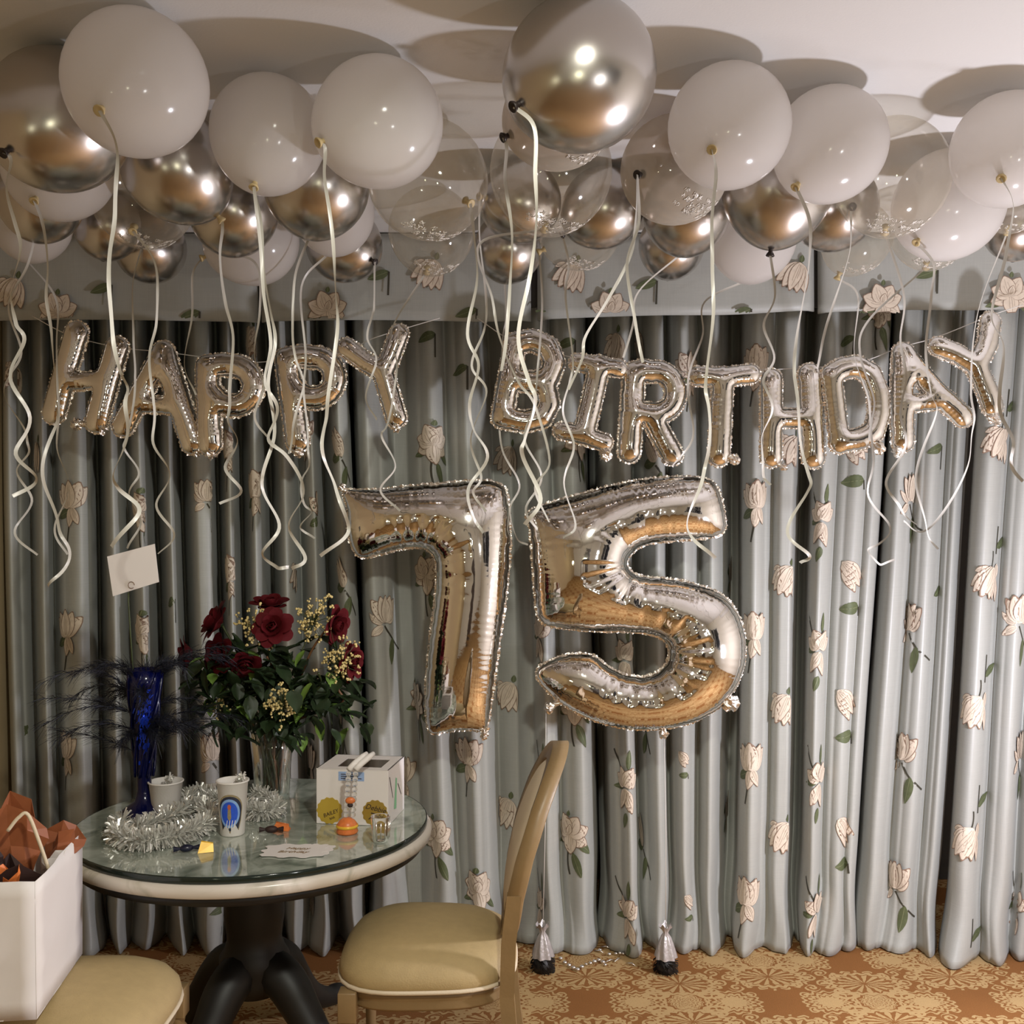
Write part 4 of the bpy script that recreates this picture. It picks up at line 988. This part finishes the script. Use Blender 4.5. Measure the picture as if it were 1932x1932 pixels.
packet(532, 1566, M['orange'], -.2, 'orange folded packet before the silver tinsel', .027, .018, .024)
def greeting(x, y, rz, label, w_, d_, z, txt):
    b0 = T(x, y); o = thing('greeting_card', label, 'card', (b0.x, b0.y, TZ+z), rz, 'greeting cards on the table'); rs = random.Random(int(x))
    n = 40; V = []
    for k in range(n):
        a = 2*math.pi*k/n; c_, s_ = math.cos(a), math.sin(a); e = (abs(c_)**4 + abs(s_)**4)**-.25
        rr = e*(1 + (.09 if k % 4 < 2 else -.05)); V.append((w_*rr*c_, d_*rr*s_, .0012))
    V = V + [(p[0], p[1], 0) for p in V]
    mb = MB(); mb.add(V, [tuple(range(n))] + [tuple(reversed(range(n, 2*n)))] + [(k, n+k, n+(k+1) % n, (k+1) % n) for k in range(n)]); mb.build('card_sheet', M['card'], o, False)
    if txt:
        text('Happy', .026, M['gold_ink'], o, Matrix.Translation((.004, .018, .0016)), shear=.35)
        text('Birthday', .026, M['gold_ink'], o, Matrix.Translation((-.002, -.014, .0016)), shear=.35)
greeting(597, 1604, -.15, 'plain white scalloped card lying half under the lettered card', .045, .05, .0006, False)
greeting(556, 1607, -.05, 'white scalloped card lettered Happy Birthday at the table front', .088, .058, .0026, True)
# glass vase of roses
b0 = T(512, 1500); VX, VYY = b0.x, b0.y+.01
vs_ = thing('flower_vase', 'clear glass vase holding the red roses', 'vase', (VX, VYY, TZ+EPS))
mb = MB(); mb.lathe([(.001, .006), (.050, .006), (.056, .02), (.062, .11), (.074, .225), (.076, .227), (.078, .225), (.066, .11), (.060, .015), (.054, 0), (.001, 0)], 40, cap=False); mb.build('vase_wall', M['glass'], vs_)
mb = MB(); mb.sphere((.022, -.052, .012), .011, 12, 8); mb.build('glass_pebble', M['bead'], vs_)
def petal_mesh(w_, h_, curl, n=6, m_=6):
    V = []
    for i in range(n+1):
        t = i/n; wd_ = w_*(.35+.65*math.sin(min(1, t*1.15)*math.pi*.55))*(1 if t < .8 else 1-.35*((t-.8)/.2)**2)
        for j in range(m_+1):
            s = j/m_*2-1
            z = h_*t*(1-.06*s*s); rad = .30*h_*math.sin(t*1.5) + curl*max(0, t-.55)**2*h_*2.6
            V.append((rad - .22*w_*s*s*(1-.5*t), s*wd_*.5, z))
    Fc = [(i*(m_+1)+j, i*(m_+1)+j+1, (i+1)*(m_+1)+j+1, (i+1)*(m_+1)+j) for i in range(n) for j in range(m_)]
    return mesh('petal', V, Fc, M['rose'])
PM = [petal_mesh(.040, .050, -.3), petal_mesh(.052, .054, .15), petal_mesh(.060, .054, .9)]
LM = None
def leaf_mesh(m):
    V = []; n, k = 8, 4
    for i in range(n+1):
        t = i/n; hw = .019*math.sin(math.pi*min(1, t**.75))+.0005
        for j in range(k+1):
            s = j/k*2-1; V.append((t*.062, s*hw*(1+.08*math.sin(i*3)), .006*abs(s)*1 - .018*t*t))
    return mesh('leaf', V, [(i*(k+1)+j, (i+1)*(k+1)+j, (i+1)*(k+1)+j+1, i*(k+1)+j+1) for i in range(n) for j in range(k)], m)
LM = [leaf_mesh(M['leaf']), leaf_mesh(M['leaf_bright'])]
stem_root = lambda k: Vector((VX + .03*math.cos(k*2.4), VYY + .03*math.sin(k*2.4), TZ+.012))
def rose(k, x, y, dY, axis, s, label, open_=1.0):
    s *= .88
    c = P(x, y, VYY+dY); ax = Vector(axis).normalized()
    o = thing('rose', label, 'rose', c, group='red roses in the glass vase')
    o.rotation_mode = 'QUATERNION'; o.rotation_quaternion = ax.to_track_quat('Z', 'Y'); rs = random.Random(k)
    q = o.rotation_quaternion
    for ring, (n, rad, tilt_, pm, zz, sc) in enumerate([(3, .003, -.10, 0, .006, .75), (4, .008, .05, 0, .003, .9), (5, .014, .22*open_, 1, 0, 1.0), (5, .018, .48*open_, 2, -.003, 1.05), (5, .020, .80*open_, 2, -.006, 1.08)]):
        for i in range(n):
            a = 2*math.pi*(i+.37*ring)/n + rs.uniform(-.15, .15)
            p_ = ob('petal', PM[pm], o); p_.location = (rad*s*math.cos(a), rad*s*math.sin(a), zz*s-.02*s)
            p_.rotation_mode = 'XYZ'; p_.rotation_euler = (0, tilt_+rs.uniform(-.06, .06), a); p_.scale = (s*sc, s*sc, s*sc)
    mb = MB(); mb.lathe([(.004, -.034), (.011, -.028), (.014, -.02), (.010, -.012)], 10); mb.build('calyx', M['leaf'], o).scale = (s, s, s)
    inv = (Matrix.Translation(c) @ q.to_matrix().to_4x4()).inverted()
    root = stem_root(k); base = c - ax*.03*s; neck = Vector((VX+(c.x-VX)*.22, VYY+(c.y-VYY)*.22, TZ+.225))
    nr = Vector((neck.x-VX, neck.y-VYY, 0)); 
    if nr.length > .055: nr = nr.normalized()*.055; neck = Vector((VX+nr.x, VYY+nr.y, neck.z))
    path = [Vector(p_) for p_ in catmull([root, neck, base.lerp(neck, .35) - ax*.03, base], 7)]
    mb = MB(); mb.tube([inv @ p_ for p_ in path], .0042, 7); mb.build('stem', M['stem'] if k % 3 else M['stem_brown'], o)
    for i in range(10):
        t = rs.uniform(.48, .92); p_ = path[int(t*(len(path)-1))]; l_ = ob('leaf', LM[1 if rs.random() < .12 else 0], o)
        d = Vector((rs.gauss(0, 1), rs.gauss(-.3, .8), rs.gauss(-.1, .5))).normalized()
        l_.location = inv @ p_; l_.rotation_mode = 'QUATERNION'; l_.rotation_quaternion = q.inverted() @ d.to_track_quat('X', 'Z'); sc = rs.uniform(1.0, 1.6); l_.scale = (sc, sc, sc)
rose(0, 510, 1140, .02, (.03, -.25, 1), 1.0, 'topmost red rose standing upright in the bouquet', .55)
rose(1, 514, 1182, -.09, (.05, -1, .35), .92, 'open red rose facing forward at the bouquet centre')
rose(2, 405, 1172, -.03, (-.75, -.3, .45), 1.1, 'dark red rose leaning up left in the bouquet', .7)
rose(3, 634, 1180, -.02, (.8, -.35, -.10), 1.0, 'red rose leaning right at the upper right of the bouquet', .6)
rose(4, 664, 1248, -.02, (.95, -.4, .05), .95, 'red rose at the far right edge of the bouquet', .8)
rose(5, 462, 1252, -.07, (.2, -.7, -.55), .85, 'half-closed red rose drooping in the shade left of centre', .5)
rose(6, 352, 1238, .0, (-.95, -.25, -.1), 1.0, 'very dark rose at the far left edge of the bouquet', .6)
rose(7, 410, 1236, -.04, (-.5, -.6, .1), 1.0, 'very dark rose in the left middle of the bouquet', .8)
def sprig(k, x, y, dY, n, spread, label):
    c = P(x, y, VYY+dY); o = thing('filler_sprig', label, 'filler flower', c, group='yellow filler sprigs in the bouquet'); rs = random.Random(40+k)
    mb = MB(); root = stem_root(k+9) - c
    nk = Vector((VX, VYY, TZ+.22)) - c; mb.tube([Vector(p_) for p_ in catmull([root, nk + Vector((rs.uniform(-.03, .03), rs.uniform(-.03, .03), 0)), Vector((0, 0, -.02))], 8)], .0022, 6)
    tips = []
    for i in range(n):
        p_ = Vector((rs.gauss(0, 1)*spread, rs.gauss(-.2, .7)*spread, rs.gauss(0, 1)*spread*1.15)); tips.append(p_)
        mb.tube([(0, 0, -.02), p_*.5 + Vector((0, 0, -.008)), p_], .0008, 4)
    mb.build('twigs', M['stem'], o)
    mb = MB()
    for p_ in tips:
        for j in range(3):
            d = Vector((rs.gauss(0, 1), rs.gauss(0, 1), rs.gauss(0, 1)))*.004; mb.sphere(p_+d, rs.uniform(.003, .0052), 6, 4)
    f_ = mb.build('florets', M['floret'], o); f_['kind'] = 'stuff'
sprig(0, 482, 1178, -.05, 60, .030, 'yellowish filler sprig left of the forward-facing rose')
sprig(1, 592, 1165, -.04, 80, .032, 'yellowish filler sprig at the upper right between two roses')
sprig(2, 640, 1245, -.06, 80, .030, 'yellowish filler sprig beside the far right rose')
sprig(3, 532, 1325, -.14, 60, .025, 'yellowish filler sprig hanging at the lower middle of the bouquet')
sprig(4, 415, 1330, -.03, 20, .022, 'dull filler sprig at the lower left of the bouquet')
# greenery mass: leafy stems
for k, (x, y, dY, n, lab) in enumerate([(450, 1330, -.05, 34, 'dark leafy stem at the lower left of the bouquet'), (520, 1270, -.04, 40, 'dark leafy stem in the middle of the bouquet'), (600, 1300, -.05, 36, 'dark leafy stem at the right of the bouquet'), (640, 1330, -.02, 26, 'leafy stem drooping at the lower right of the bouquet'), (400, 1275, -.02, 30, 'dark leafy stem at the left of the bouquet'), (530, 1350, -.06, 34, 'dark leafy stem just above the vase rim')]):
    c = P(x, y, VYY+dY); o = thing('leafy_stem', lab, 'greenery', c, group='leafy stems in the bouquet'); rs = random.Random(90+k)
    mb = MB(); root = stem_root(k+15)-c; nk = Vector((VX+rs.uniform(-.03, .03), VYY, TZ+.22))-c
    path = [Vector(p_) for p_ in catmull([root, nk, Vector((0, 0, 0)), Vector((rs.uniform(-.04, .04), -.02, .06))], 7)]
    mb.tube(path, .0045, 6); mb.build('stem', M['stem_brown'] if k % 2 else M['stem'], o)
    for i in range(int(n*1.5)):
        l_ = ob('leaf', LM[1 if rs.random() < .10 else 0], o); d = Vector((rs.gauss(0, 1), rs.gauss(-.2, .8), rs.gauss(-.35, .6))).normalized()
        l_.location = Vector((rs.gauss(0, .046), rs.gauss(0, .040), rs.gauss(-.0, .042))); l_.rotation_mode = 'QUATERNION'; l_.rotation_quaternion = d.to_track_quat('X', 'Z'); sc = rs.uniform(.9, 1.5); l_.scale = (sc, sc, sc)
# blue vase with feathers and card
b0 = T(262, 1542); BX, BY = b0.x, b0.y+.05
bv = thing('blue_vase', 'tall cobalt blue glass vase with a flared foot at the left', 'vase', (BX, BY, TZ+EPS))
mb = MB(); mb.lathe([(.001, 0), (.078, 0), (.080, .004), (.060, .020), (.030, .040), (.022, .075), (.023, .12), (.028, .20), (.038, .30), (.050, .42), (.056, .47), (.052, .47), (.046, .42), (.034, .30), (.023, .18), (.016, .08), (.001, .06)], 40, cap=False); mb.build('vase_wall', M['blue_glass'], bv)
mb = MB()
for k in range(7):
    a0 = k*2*math.pi/7; mb.tube([((.026+.026*t+.003)*math.cos(a0+t*2.2), (.026+.026*t+.003)*math.sin(a0+t*2.2), .12+.34*t) for t in [i/14 for i in range(15)]], .005, 6)
mb.build('spiral_rib', M['blue_glass'], bv)
M['blue_sheen'] = mat('blue_highlight_fleck', (.02, .07, .75), .2, .6, var=.4, vscale=60)  # colour of the painted vase highlight
rs = random.Random(77)
mb = MB()
for k in range(120):                     # bright blue flecks painting the highlight on the vase front
    t = min(1, max(0, rs.gauss(.55, .22))); a = math.radians(rs.gauss(-68, 13)); rr = .036+.03*t; z = .16+.24*t
    p_ = Vector((rr*math.cos(a), rr*math.sin(a), z)); d = Vector((rs.gauss(.3, .4), -.1, 1)).normalized()*rs.uniform(.008, .022); wv = Vector((rs.uniform(.001, .003), rs.gauss(0, .001), 0))
    mb.add([p_-wv, p_+wv, p_+wv+d, p_-wv+d], [(0, 1, 2, 3)])
f_ = mb.build('blue_highlight', M['blue_sheen'], bv, False); f_['kind'] = 'stuff'
for k in range(26):
    a = 2*math.pi*k/26 + rs.uniform(-.12, .12)
    L = rs.uniform(.14, .27) * (1 if abs(math.cos(a)) > .4 else .6); hz = rs.uniform(.20, .47)
    root = Vector((BX+.05*math.cos(a), BY+.05*math.sin(a), TZ+hz))
    side_ = 'left' if math.cos(a) < 0 else 'right'
    o = thing('feather', 'dark blue-black feather plume spraying %s from the %s part of the blue vase' % (side_, 'upper' if hz > .335 else 'lower'), 'feather', root, group='dark feather plumes in the blue vase')
    up0 = .9 if hz > .4 else .35
    d0 = Vector((math.cos(a)*.8, math.sin(a)*.4, up0)).normalized(); d1 = Vector((math.cos(a), math.sin(a)*.5, rs.uniform(-.9, .15))).normalized()
    path = [Vector((-.03*math.cos(a), -.03*math.sin(a), -.02))]; p_ = Vector((0, 0, 0))
    for i in range(13):
        path.append(p_.copy()); t = i/12; p_ += (d0.lerp(d1, t**.8).normalized())*L/12*1.15
    mb = MB(); mb.tube(path, .0011, 4); mb.build('quill', M['feather'], o)
    mb = MB()
    for i in range(2, len(path)):
        for j in range(22 if i < 7 else 9):
            t_ = (path[i]-path[i-1]).normalized(); s_ = Vector((rs.gauss(0, 1), rs.gauss(0, 1), rs.gauss(0, 1))); s_ = (s_ - t_*s_.dot(t_)).normalized()
            b1 = path[i-1].lerp(path[i], rs.random()); ln = rs.uniform(.02, .055); mid = b1 + s_*ln*.4 + t_*ln*.35; e = b1 + s_*ln*.65 + t_*ln*.9 - Vector((0, 0, .008))
            wv = t_.cross(s_)*.0008; mb.add([b1-wv, b1+wv, mid+wv, mid-wv, e+wv*.5, e-wv*.5], [(0, 1, 2, 3), (3, 2, 4, 5)])
    f_ = mb.build('barbs', M['feather'], o); f_['kind'] = 'stuff'
pk = thing('card_pick', 'thin clear card pick rising from the blue vase', 'card holder', (BX-.012, BY, TZ+.06))
zc = CH-(1125-HY)*BY/F - (TZ+.06)
ct = P(243, 1128, BY)
mb = MB(); mb.tube([(0, 0, 0), (ct.x-BX+.012, -.002, zc-.02), (ct.x-BX+.012, -.003, zc+.012)], .0026, 6); mb.build('rod', M['stem'], pk)
cv_ = [P(202, 1050, BY-.006), P(213, 1125, BY-.006), P(300, 1098, BY-.006), P(292, 1026, BY-.006)]
mb = MB(); bk = [p_ + Vector((0, .0012, 0)) for p_ in cv_]; mb.add(cv_+bk, [(0, 1, 2, 3), (7, 6, 5, 4), (0, 4, 5, 1), (1, 5, 6, 2), (2, 6, 7, 3), (3, 7, 4, 0)])
nc = thing('note_card', 'small white note card held tilted above the blue vase', 'card', me=mb.me('note_card', M['card'], False))
mb = MB(); cc = P(248, 1104, BY-.007); mb.tube([cc + Vector((.010*math.cos(a), -.0008, .011*math.sin(a))) for a in [i*2*math.pi/16 for i in range(15)]], .0012, 5); mb.build('clip_ring', M['petal_line'], nc)

# ------------------------------------------------------------------ chairs
def chair(loc, rz, label):
    o = thing('dining_chair', label, 'chair', loc, rz, 'oval-back dining chairs')
    # outline of the seat, front toward -x
    def outline(g_):
        pts = []
        for k in range(48):
            a = 2*math.pi*k/48; c_, s_ = math.cos(a), math.sin(a); n_ = 3.2
            e = (abs(c_)**n_ + abs(s_)**n_)**(-1/n_); x = c_*e*(.245+g_); y = s_*e*(.255+g_)*(1.0 - .10*(c_*e+1)/2)
            pts.append((x, y))
        return pts
    def layers(levels, m, name):
        V = []; n = 48
        for g_, z in levels: V += [(x, y, z) for x, y in outline(g_)]
        Fc = [(i*n+k, i*n+(k+1) % n, (i+1)*n+(k+1) % n, (i+1)*n+k) for i in range(len(levels)-1) for k in range(n)]
        Fc += [tuple(reversed(range(n))), tuple((len(levels)-1)*n+k for k in range(n))]
        mb = MB(); mb.add(V, Fc); return mb.build(name, m, o)
    layers([(-.03, .385), (-.012, .386), (-.006, .395), (-.012, .408), (-.006, .418), (-.004, .432), (-.02, .436)], M['chair_wood'], 'seat_frame')
    layers([(-.02, .437), (0, .44), (.008, .458), (.002, .482), (-.02, .510), (-.06, .532), (-.12, .548), (-.19, .556), (-.235, .557)], M['chair_fabric'], 'seat')
    mb = MB(); ring = [Vector((x, y, .443)) for x, y in outline(.006)]; mb.tube(ring+[ring[0]], .006, 8, cap=False); mb.build('piping', M['chair_pad'], o)
    for s_ in (-1, 1):
        mb = MB(); Mx = Matrix.Translation((-.205, s_*.215, 0)); mb.box(-.025, .025, -.025, .025, .355, .437, M=Mx)
        mb.lathe([(.010, 0), (.014, .01), (.012, .03), (.017, .20), (.022, .29), (.018, .30), (.026, .312), (.026, .325), (.018, .335), (.022, .355)], 16, M=Mx); bevel(mb.build('leg', M['chair_wood'], o), .003)
        mb = MB(); pth = [(.275, s_*.205, 0), (.245, s_*.205, .2), (.228, s_*.205, .42), (.232, s_*.212, .56), (.248, s_*.220, .70)]
        for k in range(4):
            a, b_ = Vector(pth[k]), Vector(pth[k+1]); mb.add([a+Vector((-.02, -.018, 0)), a+Vector((.02, -.018, 0)), a+Vector((.02, .018, 0)), a+Vector((-.02, .018, 0)), b_+Vector((-.02, -.018, 0)), b_+Vector((.02, -.018, 0)), b_+Vector((.02, .018, 0)), b_+Vector((-.02, .018, 0))], [(0, 1, 5, 4), (1, 2, 6, 5), (2, 3, 7, 6), (3, 0, 4, 7), (0, 3, 2, 1), (4, 5, 6, 7)])
        mb.build('rear_leg', M['chair_wood'], o, False)
    bxz = lambda z: float(np.interp(z, [.42, .55, .68, .80, .92, 1.0, 1.07], [.228, .232, .248, .275, .315, .350, .385]))
    def oval(g_, n=56):
        out = []
        for k in range(n):
            a = 2*math.pi*k/n; out.append((math.sin(a)*(.238+g_), .795+math.cos(a)*(.262+g_)))
        return out
    V = []; n = 56
    for (g_, dx) in [(.0, -.020), (.012, -.024), (.012, .022), (0, .026), (-.034, .022), (-.040, .0), (-.034, -.020)]:
        V += [(bxz(z)+dx, y, z) for y, z in oval(g_, n)]
    L = 7; Fc = [(i*n+k, i*n+(k+1) % n, ((i+1) % L)*n+(k+1) % n, ((i+1) % L)*n+k) for i in range(L) for k in range(n)]
    mb = MB(); mb.add(V, Fc); mb.build('back_frame', M['chair_wood'], o)
    for sd, nm, m in ((-1, 'backrest', M['chair_pad']), (1, 'back_panel', M['chair_pad'])):
        V = []; 
        for s, bulge in ([(1, 0), (.92, .012), (.7, .020), (.4, .024), (.02, .025)] if sd < 0 else [(1, 0), (.92, .004), (.7, .007), (.4, .009), (.02, .010)]):
            V += [(bxz(.795+(z-.795)*s)+sd*(.008+bulge), y*s, .795+(z-.795)*s) for y, z in oval(-.036, n)]
        Fc = [(i*n+k, i*n+(k+1) % n, (i+1)*n+(k+1) % n, (i+1)*n+k) for i in range(4) for k in range(n)]
        mb = MB(); mb.add(V, Fc); mb.build(nm, m, o)
    return o
chair((-.240, 3.03, 0), math.radians(-.5), 'cream oval-back chair pulled up to the right of the table')
chair((-1.125, 2.63, 0), math.pi, 'cream chair in the bottom left corner carrying the gift bag')
# ------------------------------------------------------------------ gift bag on the left chair
gz = .5585
gb_ = thing('gift_bag', 'white paper gift bag standing on the left chair', 'bag', (-1.232, 2.56, gz), math.radians(7.5))
gx, gy, ghh = .110, .187, .325
def sheet(name, quad, m, nx=6, nz=8, amp=.004, seed=0):
    a, b_, c_, d_ = [Vector(p_) for p_ in quad]; V = []; nrm = (b_-a).cross(d_-a).normalized(); rs = random.Random(seed)
    for j in range(nz+1):
        for i in range(nx+1):
            s, t = i/nx, j/nz; p_ = a.lerp(b_, s).lerp(d_.lerp(c_, s), t); 
            if 0 < i < nx and 0 < j: p_ = p_ + nrm*rs.uniform(-amp, amp)
            V.append(p_)
    mb = MB(); mb.add(V, [(j*(nx+1)+i, j*(nx+1)+i+1, (j+1)*(nx+1)+i+1, (j+1)*(nx+1)+i) for j in range(nz) for i in range(nx)])
    o = mb.build(name, m, gb_); md = o.modifiers.new('t', 'SOLIDIFY'); md.thickness = .0012; return o
sheet('bag_front', [(-gx, -gy, 0), (gx, -gy, 0), (gx*.98, -gy-.004, ghh*.985), (-gx, -gy, ghh)], M['paper'], seed=1)
sheet('bag_rear', [(-gx, gy, 0), (gx, gy, 0), (gx, gy, ghh), (-gx, gy, ghh)], M['paper'], seed=2)
sheet('bag_side', [(gx, -gy, 0), (gx, gy, 0), (gx, gy, ghh), (gx*.98, -gy-.004, ghh*.985)], M['paper'], seed=3)
sheet('bag_side', [(-gx, -gy, 0), (-gx, gy, 0), (-gx, gy, ghh), (-gx, -gy, ghh)], M['paper'], seed=4)
mb = MB(); mb.box(-gx, gx, -gy, gy, 0, .002); mb.build('bag_bottom', M['paper'], gb_, False)
def tissue(x, y, z, s, m, label, seed, lean=(0, 0)):
    rs = random.Random(seed); V = []; n, k = 9, 5; base = Vector((-1.246+x, 2.56+y, gz+z))
    for j in range(k+1):
        t = j/k
        for i in range(n):
            a = 2*math.pi*i/n; rr = s*(.15+.85*t**.8)*(1+.35*math.sin(a*3+seed)*t)*rs.uniform(.85, 1.15)
            V.append((rr*math.cos(a)*.55 + lean[0]*t, rr*math.sin(a)*.55 + lean[1]*t, s*1.5*t*(1+.22*math.sin(a*2+seed*2)*t)))
    mb = MB(); mb.add(V, [(j*n+i, j*n+(i+1) % n, (j+1)*n+(i+1) % n, (j+1)*n+i) for j in range(k) for i in range(n)])
    o = thing('tissue_paper', label, 'tissue paper', base, group='tissue papers in the gift bag', me=mb.me('tissue_paper', m, False))
    md = o.modifiers.new('t', 'SOLIDIFY'); md.thickness = .001
tissue(.02, .02, .225, .13, M['brown_tissue'], 'rust brown tissue paper standing highest in the gift bag', 2, (-.02, .0))
tissue(.062, .10, .215, .085, M['brown_tissue'], 'rust tissue paper at the rear right of the gift bag', 5, (.02, .03))
tissue(.05, -.09, .18, .09, M['dark_tissue'], 'dark brown tissue paper at the front of the gift bag', 8)
tissue(-.05, -.04, .20, .11, M['dark_tissue'], 'dark brown tissue paper at the left of the gift bag', 11)
tissue(.062, -.115, .250, .05, M['orange'], 'small orange tissue tip poking up at the bag front corner', 4, (.0, .0))
tissue(.080, .03, .235, .050, M['card'], 'pale tissue tip between the rust tissues', 6, (.01, 0))
mb = MB(); mb.tube([Vector(p_) for p_ in catmull([(.100, -.06, .30), (.080, -.07, .375), (.055, -.075, .445), (.035, -.08, .44), (.012, -.085, .41)], 6)], .0045, 8); mb.build('cord_handle', M['chair_pad'], gb_)

# ------------------------------------------------------------------ balloon weights and beads on the floor
def FP(x, y, z=0): Y = (CH-z)*F/(y-HY); return Vector(((x-966)*Y/F, Y, z))
def weight(x, y, topx, topy, label, lean=0):
    b0 = FP(x, y); o = thing('balloon_weight', label, 'balloon weight', (b0.x, b0.y, .001), group='tassel balloon weights on the carpet'); rs = random.Random(int(x))
    mb = MB(); mb.lathe([(.004, .0), (.034, .0), (.038, .02), (.032, .055), (.004, .06)], 20); mb.build('black_base', M['fringe'], o)
    mb = MB()
    for k in range(160):
        a = rs.uniform(0, 6.283); z = rs.uniform(.006, .058); p_ = Vector((.034*math.cos(a), .034*math.sin(a), z)); e = Vector((.048*math.cos(a+.3), .048*math.sin(a+.3), max(.002, z-rs.uniform(0, .03))))
        wv = Vector((0, 0, .002)); mb.add([p_-wv, p_+wv, e+wv, e-wv], [(0, 1, 2, 3)])
    f_ = mb.build('fringe', M['fringe'], o, False); f_['kind'] = 'stuff'
    V = []; n = 28; lv = [(.040, .055), (.036, .075), (.028, .105), (.018, .135), (.008, .150), (.014, .163), (.024, .180)]
    for j, (r_, z) in enumerate(lv):
        for k in range(n):
            a = 2*math.pi*k/n; q_ = r_*(1+.16*math.cos(a*7+j*.4)); V.append((q_*math.cos(a)+lean*z, q_*math.sin(a), z + (.008*math.sin(a*5) if j == len(lv)-1 else 0)))
    mb = MB(); mb.add(V, [(j*n+k, j*n+(k+1) % n, (j+1)*n+(k+1) % n, (j+1)*n+k) for j in range(len(lv)-1) for k in range(n)]); mb.build('foil_wrap', M['tulle'], o)
    tp = P(topx, topy, b0.y-.02) - Vector((b0.x, b0.y, .001))
    mb = MB(); mb.tube([(lean*.15, 0, .15), Vector((lean*.15, 0, .15)).lerp(tp, .5) + Vector((.004, 0, 0)), tp], .0016, 5); mb.build('tether', M['string'], o)
weight(1024, 1832, 1030, 1345, 'tassel balloon weight with black base beside the chair leg', 0)
weight(1256, 1834, 1253, 1382, 'tassel balloon weight with black base below the foil number 5', 0)
bs = thing('bead_string', 'string of small silver beads lying on the carpet between the weights', 'beads', (*FP(1100, 1822)[:2], 0.0)); rs = random.Random(5)
sph = MB(); sph.sphere((0, 0, 0), .0075, 8, 6); SM = sph.me('bead', M['bead'])
pts = [(1058,1812),(1066,1820),(1074,1825),(1082,1830),(1090,1833),(1098,1828),(1106,1823),(1114,1821),(1122,1818),(1130,1815),(1138,1819),(1142,1824),(1150,1804),(1162,1803),(1170,1802),(1132,1796),(1176,1803)]
for x, y in pts:
    p_ = FP(x, y) - bs.location; e = ob('bead', SM, bs); e.location = (p_.x, p_.y, .0078); s_ = rs.uniform(.7, 1.1); e.scale = (s_*1.2, s_, s_)
for k, (x, y) in enumerate([(1130,1798),(1142,1790),(1165,1814),(1150,1816),(1190,1822)]):
    b0 = FP(x, y); mb = MB(); a = rs.uniform(-1, 1); d = Vector((math.cos(a), math.sin(a), 0))*.022
    mb.tube([-d, d*.2+Vector((0, 0, .006)), d], [.001, .004, .001], 6)
    thing('foil_shred', 'small silver foil shred on the carpet near the bead string', 'shred', (b0.x, b0.y, .0045), group='foil shreds on the carpet', me=mb.me('foil_shred', M['bead']))
